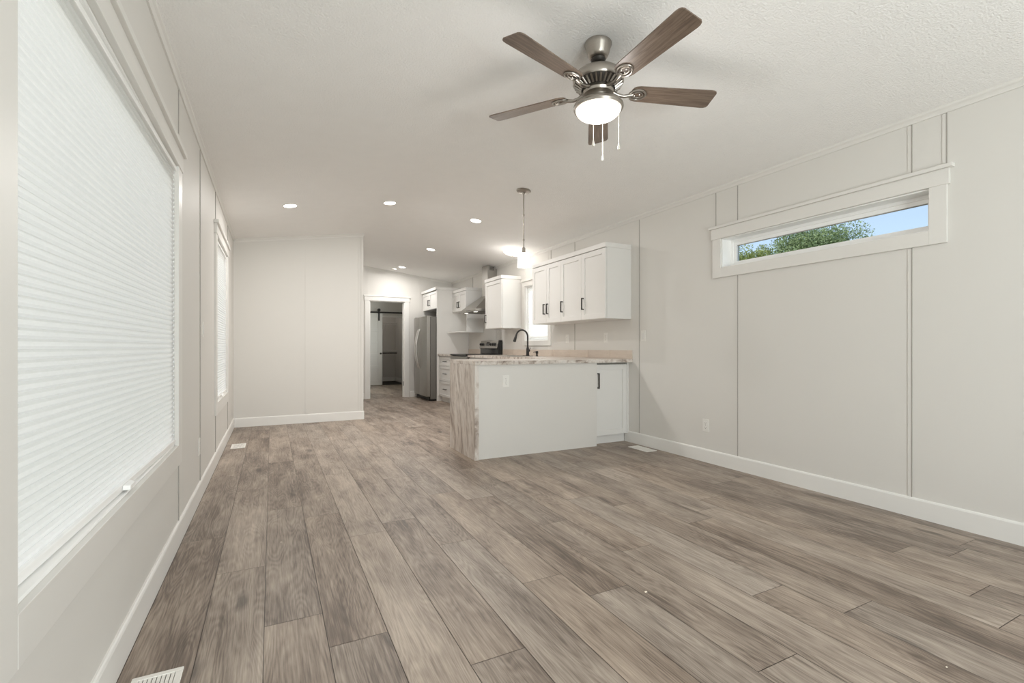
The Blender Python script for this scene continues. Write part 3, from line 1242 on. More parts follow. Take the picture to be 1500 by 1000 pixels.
# ------------------------------------------------------------------ peninsula
PX0, PX1 = 1.675, 3.090
c = thing('peninsula_cabinet', 'white kitchen peninsula base with a plain greige back panel and one door', 'cabinet', (2.6, 4.4, 0))
m = MB()
m.box(1.722, 3.085, 4.122, 4.740, 0.0, 0.884)
m.box(3.085, XR - 0.001, 4.152, 4.748, 0.095, 0.884)
m.obj('cabinet_body', M['cab'], c)
m = MB()
m.box(1.7165, 3.082, 4.092, 4.121, 0.0, 0.8845)
o = m.obj('back_panel', M['penpanel'], c)
o['label'] = 'plain greige back panel'
m = MB()
m.box(3.086, XR - 0.014, 4.190, 4.215, 0, 0.094)
m.obj('toe_kick', M['cab'], c)
m = MB()
m.box(3.527, XR - 0.001, 4.130, 4.1515, 0.095, 0.884)
m.obj('filler_strip', M['cab'], c)
door(c, '-y', 3.098, 3.524, 0.098, 0.862, 4.1315, 3.124, 0.690, 0.165)
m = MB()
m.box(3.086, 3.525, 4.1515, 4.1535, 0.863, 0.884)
m.obj('shadow_strip', M['cab_in'], c)  # dark strip, shade under the counter edge put into its colour

# ------------------------------------------------------------------ countertop with waterfall end
ct = thing('countertop', 'marbled beige laminate L-shaped countertop with a waterfall end panel on the peninsula', 'countertop', (2.6, 4.4, 0.885))
m = MB()
T0, T1 = 0.886, 0.921
m.box(PX0, XR - 0.001, 4.062, 4.752, T0, T1)
SKY0, SKY1, SKX0, SKX1 = 5.82, 6.52, 2.98, 3.33
m.box(2.895, SKX0, 4.752, 7.345, T0, T1)
m.box(SKX1, XR - 0.001, 4.752, 7.345, T0, T1)
m.box(SKX0, SKX1, 4.752, SKY0, T0, T1)
m.box(SKX0, SKX1, SKY1, 7.345, T0, T1)
m.obj('worktop', M['lam_h'], ct, bevel=0.0)
m = MB()
m.box(PX0, 1.716, 4.068, 4.752, 0.0, T0 - 0.0005)
m.obj('waterfall_panel', M['lam_v'], ct, bevel=0.002)
m = MB()
m.box(2.895, XR - 0.001, 8.133, 8.926, T0, T1)
tag(m.obj('countertop', M['lam_h']), 'short marbled countertop piece between the refrigerator panel and the range', 'countertop')


def splash(label, y0, y1, cuts):
    m = MB()
    ys = [y0] + cuts + [y1]
    for a, b in zip(ys[:-1], ys[1:]):
        m.box(XR - 0.011, XR - 0.001, a + 0.0018, b - 0.0018, 0.922, 1.016)
    m.mi = 1
    m.box(XR - 0.0085, XR - 0.0005, y0, y1, 0.9215, 1.0155)
    return tag(m.obj('tile_backsplash', [M['tile'], M['grout']]), label, 'backsplash')


splash('low beige tile backsplash strip along the sink counter on the right wall', 4.062, 7.345, [4.45, 4.87, 5.285, 5.70, 6.12, 6.54, 6.95])
splash('low beige tile backsplash strip behind the short counter beside the refrigerator panel', 8.133, 8.926, [8.5])

# sink
c = thing('sink', 'stainless steel sink bowl set in the counter below the kitchen window', 'sink', (3.15, 6.17, 0.70))
m = MB()
z0 = 0.72
m.box(SKX0 + 0.002, SKX1 - 0.002, SKY0 + 0.002, SKY1 - 0.002, z0, z0 + 0.004)
m.box(SKX0 + 0.002, SKX0 + 0.006, SKY0 + 0.002, SKY1 - 0.002, z0, T1)
m.box(SKX1 - 0.006, SKX1 - 0.002, SKY0 + 0.002, SKY1 - 0.002, z0, T1)
m.box(SKX0 + 0.006, SKX1 - 0.006, SKY0 + 0.002, SKY0 + 0.006, z0, T1)
m.box(SKX0 + 0.006, SKX1 - 0.006, SKY1 - 0.006, SKY1 - 0.002, z0, T1)
m.obj('basin', M['steel'], c)
m = MB()
e = 0.012
m.box(SKX0 - e, SKX1 + e, SKY0 - e, SKY0 + 0.006, T1, T1 + 0.003)
m.box(SKX0 - e, SKX1 + e, SKY1 - 0.006, SKY1 + e, T1, T1 + 0.003)
m.box(SKX0 - e, SKX0 + 0.006, SKY0 + 0.006, SKY1 - 0.006, T1, T1 + 0.003)
m.box(SKX1 - 0.006, SKX1 + e, SKY0 + 0.006, SKY1 - 0.006, T1, T1 + 0.003)
m.obj('rim', M['steel_lt'], c)
m = MB()
m.lathe([(0.045, 0), (0.045, 0.003), (0.02, 0.004)], ((SKX0 + SKX1) / 2, 6.17, z0 + 0.004), 20)
m.obj('drain', M['nickel_dk'], c)

# faucet
FXc, FYc = 3.385, 6.17
c = thing('faucet', 'black gooseneck pull-down kitchen faucet in front of the kitchen window', 'faucet', (FXc, FYc, T1))
m = MB()
pts = []
for k in range(24):
    a = 2 * math.pi * k / 24
    ca, sa = math.cos(a), math.sin(a)
    pts.append((FXc + 0.028 * ca, FYc + (0.10 if sa > 0 else -0.10) + 0.028 * sa))
m.prism(pts, 'z', T1 + 0.0005, T1 + 0.006)
m.obj('deck_plate', M['bronze'], c)
m = MB()
m.lathe([(0.027, 0.006), (0.027, 0.016), (0.022, 0.02), (0.022, 0.105), (0.019, 0.115), (0.015, 0.135)], (FXc, FYc, T1), 20)
m.obj('faucet_body', M['bronze'], c, smooth=True)
m = MB()
rad, ztopf = 0.096, 0.288
path = [(FXc, FYc, T1 + 0.12), (FXc, FYc, T1 + 0.2), (FXc, FYc, T1 + ztopf)]
for k in range(1, 15):
    a = math.pi * k / 14 * 0.93
    path.append((FXc - rad + rad * math.cos(a), FYc, T1 + ztopf + rad * math.sin(a)))
m.tube(path, 0.0125, 12)
m.obj('spout', M['bronze'], c, smooth=True)
e1 = Vector(path[-1])
dv = (Vector(path[-1]) - Vector(path[-2])).normalized()
m = MB()
m.tube([e1 - dv * 0.005, e1 + dv * 0.03, e1 + dv * 0.04, e1 + dv * 0.095, e1 + dv * 0.105], [0.014, 0.016, 0.019, 0.022, 0.019], 14)
m.obj('spray_head', M['bronze'], c, smooth=True)
m = MB()
m.tube([(FXc, FYc - 0.018, T1 + 0.075), (FXc, FYc - 0.055, T1 + 0.078)], 0.013, 12)
m.tube([(FXc, FYc - 0.05, T1 + 0.078), (FXc + 0.01, FYc - 0.062, T1 + 0.125)], 0.006, 8)
m.obj('lever_handle', M['bronze'], c, smooth=True)

c = thing('soap_dispenser', 'small black soap dispenser pump on the counter right of the faucet', 'soap dispenser', (3.42, 5.955, T1))
m = MB()
m.lathe([(0.019, 0.0005), (0.019, 0.006), (0.013, 0.01), (0.013, 0.035), (0.018, 0.04), (0.019, 0.072), (0.012, 0.076)], (3.42, 5.955, T1), 16)
m.obj('pump', M['bronze'], c, smooth=True)
m = MB()
m.tube([(3.42, 5.955, T1 + 0.062), (3.375, 5.955, T1 + 0.062), (3.362, 5.955, T1 + 0.055)], 0.006, 8)
m.obj('nozzle', M['bronze'], c, smooth=True)

# ================================================================== RANGE
RY0, RY1 = 7.355, 8.123
c = thing('range', 'stainless and black electric range with a rear control panel under the hood', 'range', (3.2, 7.74, 0))
m = MB()
m.box(2.915, XR - 0.012, RY0, RY1, 0.03, 0.905)
for px_, py_ in ((2.95, RY0 + 0.05), (2.95, RY1 - 0.05), (3.48, RY0 + 0.05), (3.48, RY1 - 0.05)):
    m.lathe([(0.018, 0), (0.018, 0.031)], (px_, py_, 0), 10)
m.obj('range_body', M['steel_dk'], c)
m = MB()
m.box(2.868, XR - 0.012, RY0 - 0.002, RY1 + 0.002, 0.905, 0.934)
m.obj('cooktop', M['glassblk'], c, bevel=0.004)
for (bx_, by_, r_) in ((3.03, 7.54, 0.11), (3.03, 7.93, 0.09), (3.29, 7.54, 0.08), (3.29, 7.93, 0.11)):
    m = MB()
    m.lathe([(r_ - 0.006, 0), (r_, 0), (r_, 0.0006), (r_ - 0.006, 0.0006)], (bx_, by_, 0.9342), 36, cap=False)
    m.obj('burner_ring', M['steel_dk'], c)
m = MB()
m.box(2.875, 2.914, RY0 + 0.004, RY1 - 0.004, 0.24, 0.895)
od = m.obj('oven_door', M['steel'], c, bevel=0.003)
m = MB()
m.box(2.873, 2.8745, RY0 + 0.10, RY1 - 0.10, 0.36, 0.70)
m.obj('oven_window', M['glassblk'], od)
m = MB()
m.tube([(2.835, RY0 + 0.07, 0.82), (2.835, RY1 - 0.07, 0.82)], 0.012, 10)
m.tube([(2.835, RY0 + 0.09, 0.82), (2.876, RY0 + 0.09, 0.82)], 0.008, 8)
m.tube([(2.835, RY1 - 0.09, 0.82), (2.876, RY1 - 0.09, 0.82)], 0.008, 8)
m.obj('handle', M['steel_lt'], od, smooth=True)
m = MB()
m.box(2.878, 2.914, RY0 + 0.004, RY1 - 0.004, 0.06, 0.23)
m.obj('storage_drawer', M['steel'], c, bevel=0.003)
m = MB()
m.prism([(3.455, 0.9345), (XR - 0.013, 0.9345), (XR - 0.013, 1.172), (3.478, 1.172), (3.440, 1.03), (3.455, 1.02)], 'y', RY0, RY1)
m.obj('backguard', M['glassblk'], c, bevel=0.003)
# sloped stainless fascia
fs0, fs1 = Vector((3.4375, 0, 1.030)), Vector((3.4755, 0, 1.170))
nrm = Vector((-(fs1 - fs0).z, 0, (fs1 - fs0).x)).normalized()
m = MB()
vv = []
for off in (0.0, 0.006):
    for (p_, yy) in ((fs0, RY0 + 0.006), (fs0, RY1 - 0.006), (fs1, RY1 - 0.006), (fs1, RY0 + 0.006)):
        q_ = p_ + nrm * off
        vv.append((q_.x, yy, q_.z))
m.hexa(vv)
cp = m.obj('control_panel', M['steel'], c)
mid = (fs0 + fs1) / 2 + nrm * 0.006
rotm = nrm.to_track_quat('Z', 'Y').to_matrix()
for yy in (RY1 - 0.06, RY1 - 0.15, RY0 + 0.28, RY0 + 0.19, RY0 + 0.10):
    m = MB()
    m.lathe([(0.026, 0), (0.026, 0.006), (0.021, 0.010), (0.018, 0.030), (0.012, 0.033)], (mid.x, yy, mid.z), 18, rotm)
    m.obj('knob', M['black'], cp, smooth=True)
m = MB()
a_ = fs0.lerp(fs1, 0.30) + nrm * 0.0062
b_ = fs0.lerp(fs1, 0.78) + nrm * 0.0062
vv = []
for off in (0.0, 0.002):
    for (p_, yy) in ((a_, 7.70), (a_, 7.84), (b_, 7.84), (b_, 7.70)):
        q_ = p_ + nrm * off
        vv.append((q_.x, yy, q_.z))
m.hexa(vv)
m.obj('display', M['glassblk'], cp)

# ================================================================== RANGE HOOD
HY0, HY1, HX = 7.40, 8.10, 3.06
c = thing('range_hood', 'stainless steel chimney range hood on the right wall above the range', 'range hood', (3.35, 7.73, 1.66))
m = MB()
m.box(HX, XR - 0.001, HY0, HY1, 1.665, 1.708)
m.obj('hood_lip', M['steel'], c, bevel=0.003)
m = MB()
CY0, CY1, CX = 7.60, 7.85, 3.372
m.hexa([(HX + 0.004, HY0 + 0.004, 1.7085), (XR - 0.001, HY0 + 0.004, 1.7085), (XR - 0.001, HY1 - 0.004, 1.7085), (HX + 0.004, HY1 - 0.004, 1.7085),
        (CX - 0.006, CY0 - 0.006, 1.960), (XR - 0.001, CY0 - 0.006, 1.960), (XR - 0.001, CY1 + 0.006, 1.960), (CX - 0.006, CY1 + 0.006, 1.960)])
m.obj('hood_canopy', M['steel'], c)
m = MB()
m.prism([(CX, 1.9605), (XR - 0.001, 1.9605), (XR - 0.001, cz(XR) - 0.045), (XR - 0.03, cz(XR) - 0.04), (XR - 0.03, ztop(XR - 0.03) - 0.022), (CX, ztop(CX) - 0.022)], 'y', CY0, CY1)
ch = m.obj('chimney', M['steel'], c)
m = MB()
for k in range(4):
    m.box(CX + 0.035, CX + 0.125, CY0 - 0.002, CY0 - 0.0005, 2.405 + k * 0.016, 2.415 + k * 0.016)
m.obj('vent_slot', M['black'], ch)
m = MB()
m.box(HX + 0.03, XR - 0.03, HY0 + 0.03, HY1 - 0.03, 1.6605, 1.6645)
m.obj('filter_panel', M['steel_dk'], c)
for yy in (HY0 + 0.10, HY1 - 0.16):
    m = MB()
    m.box(HX + 0.035, HX + 0.085, yy, yy + 0.07, 1.656, 1.660)
    m.obj('hood_light', M['hoodlens'], c)
for k in range(4):
    m = MB()
    m.lathe([(0.007, 0), (0.007, 0.004)], (HX, HY0 + 0.25 + k * 0.05, 1.686), 10, Matrix.Rotation(R(-90), 3, 'Y'))
    m.obj('control_button', M['black'], c)

# ================================================================== REFRIGERATOR
c = thing('refrigerator', 'stainless side-by-side refrigerator with curved handles standing by the doorway', 'refrigerator', (3.1, 9.42, 0))
m = MB()
m.box(2.762, 3.46, 8.972, 9.868, 0.035, 1.650)
m.obj('refrigerator_body', M['steel_dk'], c, bevel=0.004)
m = MB()
m.box(2.772, 3.40, 8.99, 9.85, 0.0, 0.036)
m.obj('base_feet', M['black'], c)
m = MB()
for k in range(5):
    m.box(2.742, 2.762, 8.985, 9.855, 0.012 + k * 0.012, 0.019 + k * 0.012)
m.box(2.752, 2.772, 8.985, 9.855, 0.008, 0.080)
m.obj('kick_grille', M['black'], c)
SPL = 9.50
for (y0_, y1_, hy, sg) in ((8.966, SPL - 0.003, SPL - 0.05, 1), (SPL + 0.003, 9.872, SPL + 0.05, -1)):
    m = MB()
    # slightly bowed front
    n = 8
    outl = []
    for k in range(n + 1):
        t_ = k / n
        yy = y0_ + (y1_ - y0_) * t_
        outl.append((2.690 - 0.014 * math.sin(math.pi * t_), yy))
    outl += [(2.756, y1_), (2.756, y0_)]
    m.prism(outl, 'z', 0.090, 1.658)
    dr = m.obj('refrigerator_door', M['steel'], c, bevel=0.003, smooth=True)
    m = MB()
    pth = []
    for k in range(17):
        t_ = k / 16
        pth.append((2.686 - 0.075 * math.sin(math.pi * t_) ** 0.8, hy, 0.62 + 0.80 * t_))
    m.tube(pth, [0.011 + 0.004 * math.sin(math.pi * k / 16) for k in range(17)], 10)
    m.obj('handle', M['steel_lt'], dr, smooth=True)
for hy0 in (8.985, 9.81):
    m = MB()
    m.box(2.70, 2.78, hy0, hy0 + 0.045, 1.659, 1.672)
    m.obj('hinge_cover', M['steel_dk'], c)

# ================================================================== CEILING FAN
FC = Vector((1.592, 2.10, 0))
zc = ztop(FC.x) - 0.02
fan = thing('ceiling_fan', 'five-blade ceiling fan with grey-brown blades and a lit glass bowl', 'ceiling fan', (FC.x, FC.y, 2.28))


def fz(prof):
    return prof


m = MB()
m.lathe([(0.040, zc - 0.080), (0.050, zc - 0.074), (0.057, zc - 0.060), (0.068, zc - 0.022), (0.073, zc - 0.010), (0.073, zc + 0.006)], (FC.x, FC.y, 0), 32)
m.obj('canopy', M['nickel'], fan, smooth=True)
m = MB()
m.lathe([(0.018, zc - 0.110), (0.034, zc - 0.102), (0.041, zc - 0.088), (0.036, zc - 0.072)], (FC.x, FC.y, 0), 24)
m.obj('hanger_ball', M['nickel_dk'], fan, smooth=True)
m = MB()
m.lathe([(0.013, 2.55), (0.013, zc - 0.10)], (FC.x, FC.y, 0), 16)
m.obj('downrod', M['nickel'], fan, smooth=True)
m = MB()
m.lathe([(0.030, 2.578), (0.032, 2.560), (0.070, 2.556), (0.115, 2.545), (0.134, 2.528), (0.138, 2.515), (0.138, 2.492), (0.132, 2.484)], (FC.x, FC.y, 0), 48)
m.obj('motor_housing', M['nickel'], fan, smooth=True)
m = MB()
m.lathe([(0.129, 2.486), (0.126, 2.480), (0.092, 2.458), (0.070, 2.452)], (FC.x, FC.y, 0), 48)
for k in range(30):
    a = 2 * math.pi * k / 30
    ca, sa = math.cos(a), math.sin(a)
    m.mi = 1
    m.tube([(FC.x + 0.128 * ca, FC.y + 0.128 * sa, 2.4815), (FC.x + 0.090 * ca, FC.y + 0.090 * sa, 2.4565)], 0.0058, 6)
m.obj('vent_ring', [M['nickel_dk'], M['nickel']], fan, smooth=True)
m = MB()
m.lathe([(0.082, 2.456), (0.086, 2.440), (0.080, 2.428), (0.062, 2.424), (0.055, 2.418), (0.050, 2.405), (0.058, 2.394), (0.090, 2.386), (0.118, 2.376)], (FC.x, FC.y, 0), 40)
m.obj('switch_housing', M['nickel'], fan, smooth=True)
m = MB()
m.lathe([(0.112, 2.380), (0.126, 2.376), (0.134, 2.366), (0.136, 2.354), (0.130, 2.344), (0.126, 2.344), (0.127, 2.354), (0.118, 2.370)], (FC.x, FC.y, 0), 48, cap=False)
m.obj('light_fitter', M['nickel'], fan, smooth=True)
m = MB()
prof = [(0.124, 2.352)]
for k in range(1, 13):
    a = R(90) * k / 12
    prof.append((max(0.0008, 0.124 * math.cos(a) ** 0.85), 2.352 - 0.060 * math.sin(a)))
m.lathe(prof, (FC.x, FC.y, 0), 48)
bowl = m.obj('glass_bowl', M['fanglass'], fan, smooth=True)
bowl['label'] = 'lit frosted glass bowl'

BZ = 2.450


def make_blade(ang):
    """oak blade with its own iron, as mesh data in room coordinates"""
    r = Vector((math.cos(ang), math.sin(ang), 0))
    t0 = Vector((-math.sin(ang), math.cos(ang), 0))
    ph = R(12)
    w = t0 * math.cos(ph) - Vector((0, 0, 1)) * math.sin(ph)
    nn = Vector((0, 0, 1)) * math.cos(ph) + t0 * math.sin(ph)
    org = Vector((FC.x, FC.y, BZ))
    # outline (radial, across)
    R0, R1 = 0.185, 0.665
    out = []
    def half(x):
        return 0.054 + 0.014 * (x - R0) / (R1 - R0)
    N = 10
    lower, upper = [], []
    xs_ = [R0 + 0.0, R0 + 0.006, R0 + 0.018, R0 + 0.04] + [R0 + 0.04 + (R1 - R0 - 0.075) * k / N for k in range(1, N + 1)] + [R1 - 0.018, R1 - 0.006, R1]
    for x in xs_:
        h = half(x)
        if x < R0 + 0.04:
            q = (x - R0) / 0.04
            h *= 0.42 + 0.58 * math.sqrt(max(0, 1 - (1 - q) ** 2))
        if x > R1 - 0.035:
            q = (R1 - x) / 0.035
            h *= 0.72 + 0.28 * math.sqrt(max(0, 1 - (1 - q) ** 2))
        upper.append((x, h))
        lower.append((x, -h))
    outl = lower + upper[::-1]
    me = bpy.data.meshes.new('blade')
    vs, fs, uv = [], [], []
    n = len(outl)
    for th in (-0.003, 0.003):
        for (a, b) in outl:
            vs.append(org + r * a + w * b + nn * th)
    fs.append(tuple(range(n))[::-1])
    fs.append(tuple(range(n, 2 * n)))
    fs += [(i, (i + 1) % n, (i + 1) % n + n, i + n) for i in range(n)]
    me.from_pydata([tuple(v) for v in vs], [], fs)
    uvl = me.uv_layers.new(name='grain')
    for lp_ in me.loops:
        a, b = outl[lp_.vertex_index % n]
        uvl.data[lp_.index].uv = (a + ang * 3, b)
    me.materials.append(M['blade'])
    bo = bpy.data.objects.new('blade', me)
    COL.objects.link(bo)
    bo.parent = fan
    me.transform(Matrix.Translation(-fan.location))
    # iron: curved arm and ring medallion
    m = MB()
    pth = [org + r * 0.085 + Vector((0, 0, -0.004)), org + r * 0.115 + Vector((0, 0, -0.016)), org + r * 0.145 + Vector((0, 0, -0.020)),
           org + r * 0.170 + Vector((0, 0, -0.014)), org + r * 0.195 + Vector((0, 0, -0.008))]
    m.tube(pth, [0.011, 0.010, 0.009, 0.010, 0.011], 10)
    for (rx, ry, tr) in ((0.046, 0.036, 0.0055), (0.030, 0.020, 0.004)):
        ring = []
        for k in range(28):
            a = 2 * math.pi * k / 28
            ring.append(org + r * (0.222 + rx * math.cos(a)) + w * (ry * math.sin(a)) - nn * 0.007)
        m.tube(ring, tr, 8, closed=True)
    for sx, sy in ((0.012, 0.0), (-0.012, 0.011), (-0.012, -0.011)):
        m.ball(org + r * (0.222 + sx) + w * sy - nn * 0.005, 0.005, 8)
    m.obj('blade_iron', M['nickel'], bo, smooth=True)
    return bo


for k in range(5):
    make_blade(R(53 + 72 * k))

for (dx, dy, zb) in ((-0.094, -0.0815, 2.100), (0.093, 0.083, 2.115), (0.046, -0.117, 2.095)):
    m = MB()
    px_, py_ = FC.x + dx, FC.y + dy
    m.tube([(px_, py_, 2.372), (px_, py_, 2.36), (px_, py_, zb + 0.03)], 0.0016, 6)
    m.ball((px_, py_, 2.352), 0.006, 8)
    m.ball((px_, py_, (2.35 + zb) / 2), 0.0035, 8)
    pc = m.obj('pull_chain', M['chain'], fan, smooth=True)
    m = MB()
    m.lathe([(0.0015, zb + 0.034), (0.004, zb + 0.024), (0.0075, zb + 0.008), (0.006, zb), (0.002, zb - 0.002)], (px_, py_, 0), 12)
    m.obj('pull_knob', M['chain'], pc, smooth=True)
light('fan_bulb', 'POINT', (0, 0, -0.055), FAN_POWER, LAMP_COL, parent=fan, shadow_soft_size=0.10)

# ================================================================== OTHER LAMPS
def slope_at(x):
    return math.atan((cz(x + 0.01) - cz(x - 0.01)) / 0.02)


def recessed(x, y, label):
    z = ztop(x) - 0.02
    root = thing('recessed_light', label, 'ceiling light', (x, y, z), 'recessed ceiling lights')
    rm = Matrix.Rotation(-slope_at(x), 3, 'Y')
    m = MB()
    m.lathe([(0.064, -0.003), (0.067, -0.006), (0.076, -0.004), (0.078, 0.0), (0.068, 0.001)], (x, y, z), 32, rm, cap=False)
    m.obj('trim_ring', M['plate'], root, smooth=True)
    m = MB()
    m.lathe([(0.001, -0.0045), (0.066, -0.0035), (0.066, 0.001)], (x, y, z), 32, rm)
    m.obj('lens', M['lens'], root, smooth=True)
    lt = light('recessed_lamp', 'AREA', (0, 0, -0.012), RECESSED_POWER, LAMP_COL, parent=root, shape='DISK', size=0.10)
    lt.rotation_euler = (0, -slope_at(x), 0)
    return root


recessed(0.175, 5.568, 'lit recessed ceiling light nearest the left wall, in front of the partition')
recessed(1.208, 5.487, 'lit recessed ceiling light in the middle of the row of three')
recessed(2.269, 5.479, 'lit recessed ceiling light left of the pendant, rightmost in the row of three')
recessed(2.284, 7.402, 'lit recessed ceiling light above the kitchen aisle, behind the row of three')
recessed(2.286, 9.293, 'lit recessed ceiling light farthest away, beside the smoke detector')

# flush dome
DXc, DYc = 3.236, 6.344
dz = ztop(DXc) - 0.02
c = thing('flush_mount_light', 'lit round frosted dome ceiling light behind the pendant, over the sink', 'ceiling light', (DXc, DYc, dz))
rm = Matrix.Rotation(-slope_at(DXc), 3, 'Y')
m = MB()
m.lathe([(0.105, 0.004), (0.110, -0.004), (0.100, -0.016), (0.08, -0.018)], (DXc, DYc, dz), 40, rm)
m.obj('mounting_pan', M['plate'], c, smooth=True)
m = MB()
prof = [(0.150, -0.020)]
for k in range(1, 11):
    a = R(90) * k / 10
    prof.append((max(0.001, 0.152 * math.cos(a)), -0.022 - 0.062 * math.sin(a)))
m.lathe(prof, (DXc, DYc, dz), 40, rm)
m.obj('glass_dome', M['domeglass'], c, smooth=True)
m = MB()
m.lathe([(0.003, -0.098), (0.008, -0.094), (0.010, -0.086), (0.006, -0.082)], (DXc, DYc, dz), 12, rm)
m.obj('finial', M['nickel'], c, smooth=True)
light('dome_bulb', 'POINT', (-0.02, 0, -0.20), DOME_POWER, LAMP_COL, parent=c, shadow_soft_size=0.10)

# pendant
PXc, PYc = 2.265, 4.212
pz = ztop(PXc) - 0.02
c = thing('pendant_light', 'lit white glass pendant lamp on a long nickel rod above the peninsula', 'pendant light', (PXc, PYc, 1.856))
rm = Matrix.Rotation(-slope_at(PXc), 3, 'Y')
m = MB()
m.lathe([(0.072, 0.004), (0.073, -0.006), (0.066, -0.014), (0.030, -0.019), (0.012, -0.021)], (PXc, PYc, pz), 32, rm)
m.obj('canopy', M['nickel'], c, smooth=True)
m = MB()
m.lathe([(0.006, 2.041), (0.006, pz - 0.012)], (PXc, PYc, 0), 12)
for zz in (2.13, 2.38):
    m.lathe([(0.0075, zz - 0.010), (0.009, zz - 0.008), (0.009, zz + 0.008), (0.0075, zz + 0.010)], (PXc, PYc, 0), 12)
m.ball((PXc, PYc, pz - 0.028), 0.014, 12)
m.obj('stem', M['nickel'], c, smooth=True)
m = MB()
m.lathe([(0.030, 1.994), (0.032, 2.000), (0.026, 2.006), (0.018, 2.012), (0.018, 2.048), (0.009, 2.056)], (PXc, PYc, 0), 24)
m.obj('socket_cup', M['nickel'], c, smooth=True)
m = MB()
m.lathe([(0.058, 1.858), (0.0635, 1.856), (0.060, 1.986), (0.055, 1.996), (0.028, 1.999), (0.028, 1.995), (0.052, 1.990), (0.056, 1.984)], (PXc, PYc, 0), 32, cap=False)
sh = m.obj('glass_shade', M['pendglass'], c, smooth=True)
sh['label'] = 'lit white glass cylinder shade'
light('pendant_bulb', 'POINT', (0, 0, 0.06), PENDANT_POWER, LAMP_COL, parent=c, shadow_soft_size=0.035)

# smoke detector
SX, SY = 2.178, 9.525
sz = ztop(SX) - 0.02
c = thing('smoke_detector', 'small white round smoke detector on the ceiling near the end wall', 'smoke detector', (SX, SY, sz))
rm = Matrix.Rotation(-slope_at(SX), 3, 'Y')
m = MB()
m.lathe([(0.066, 0.002), (0.066, -0.012), (0.062, -0.016)], (SX, SY, sz), 28, rm)
m.obj('mount_plate', M['plate'], c, smooth=True)
m = MB()
m.lathe([(0.058, -0.016), (0.058, -0.026), (0.046, -0.038), (0.012, -0.040)], (SX, SY, sz), 28, rm)
m.obj('sensor_cover', M['plate'], c, smooth=True)


# ================================================================== OUTLETS AND SWITCHES
def plate_mesh(m, face, at, u, z, w=0.070, h=0.115, t=0.005):
    if face in ('-x', '+x'):
        s = -1 if face == '-x' else 1
        m.box(at, at + s * t, u - w / 2, u + w / 2, z - h / 2, z + h / 2)
    else:
        m.box(u - w / 2, u + w / 2, at - t, at, z - h / 2, z + h / 2)


def small(m, face, at, u, z, w, h, o0, o1):
    if face in ('-x', '+x'):
        s = -1 if face == '-x' else 1
        m.box(at + s * o0, at + s * o1, u - w / 2, u + w / 2, z - h / 2, z + h / 2)
    else:
        m.box(u - w / 2, u + w / 2, at - o1, at - o0, z - h / 2, z + h / 2)


def outlet(face, at, u, z, label):
    loc = (at, u, z) if face != '-y' else (u, at, z)
    root = thing('wall_outlet', label, 'outlet', loc, 'white wall outlets')
    m = MB()
    plate_mesh(m, face, at, u, z)
    m.obj('cover_plate', M['plate'], root, bevel=0.0015)
    for dz_ in (0.0205, -0.0205):
        m = MB()
        small(m, face, at, u, z + dz_, 0.034, 0.029, 0.0048, 0.0068)
        m.mi = 1
        small(m, face, at, u - 0.007, z + dz_ + 0.004, 0.0022, 0.008, 0.0066, 0.0071)
        small(m, face, at, u + 0.007, z + dz_ + 0.004, 0.0022, 0.007, 0.0066, 0.0071)
        small(m, face, at, u, z + dz_ - 0.008, 0.005, 0.005, 0.0066, 0.0071)
        m.obj('receptacle', [M['plate'], M['slot']], root)
    m = MB()
    small(m, face, at, u, z, 0.005, 0.005, 0.0048, 0.0058)
    m.obj('screw', M['nickel'], root)
    return root


def switch(face, at, u, z, label):
    loc = (at, u, z)
    root = thing('light_switch', label, 'light switch', loc, 'white light switches')
    m = MB()
    plate_mesh(m, face, at, u, z)
    m.obj('cover_plate', M['plate'], root, bevel=0.0015)
    m = MB()
    small(m, face, at, u, z, 0.033, 0.066, 0.0045, 0.0085)
    m.obj('rocker', M['cab'], root, bevel=0.001)
    return root


outlet('-x', XR, 3.075, 0.335, 'white outlet low on the right wall, right of the peninsula')
switch('-x', XR, 3.893, 1.172, 'white light switch on the right wall beside the four-door cabinet')
outlet('-x', XR, 4.535, 1.165, 'white outlet above the counter under the middle of the four-door cabinet')
outlet('-x', XR, 5.36, 1.165, 'white outlet above the counter just right of the kitchen window')
switch('+x', XL, 4.09, 1.180, 'white light switch on the left wall between the two shaded windows')
outlet('+x', XL, 3.89, 0.365, 'white outlet low on the left wall between the two shaded windows')
outlet('-y', 4.092, 2.005, 0.725, 'white outlet on the greige back of the peninsula')


# ================================================================== FLOOR REGISTERS
def register(x0, x1, y0, y1, label):
    root = thing('floor_register', label, 'floor vent', ((x0 + x1) / 2, (y0 + y1) / 2, 0.0005), 'white floor registers')
    m = MB()
    f = 0.020
    z1 = 0.0065
    m.box(x0, x1, y0, y0 + f, 0.0005, z1)
    m.box(x0, x1, y1 - f, y1, 0.0005, z1)
    m.box(x0, x0 + f, y0 + f, y1 - f, 0.0005, z1)
    m.box(x1 - f, x1, y0 + f, y1 - f, 0.0005, z1)
    m.obj('register_frame', M['vent'], root, bevel=0.002)
    m = MB()
    n = 8
    ww = (x1 - x0 - 2 * f)
    for k in range(n):
        xa = x0 + f + ww * (k + 0.12) / n
        m.box(xa, xa + ww / n * 0.76, y0 + f, y1 - f, 0.0012, 0.0048)
    m.box(x0 + f, x1 - f, (y0 + y1) / 2 - 0.004, (y0 + y1) / 2 + 0.004, 0.0012, 0.0050)
    m.obj('louvers', M['vent'], root)
    m = MB()
    m.box(x0 + f, x1 - f, y0 + f, y1 - f, 0.0004, 0.0011)
    m.obj('duct_opening', M['cab_in'], root)
    return root


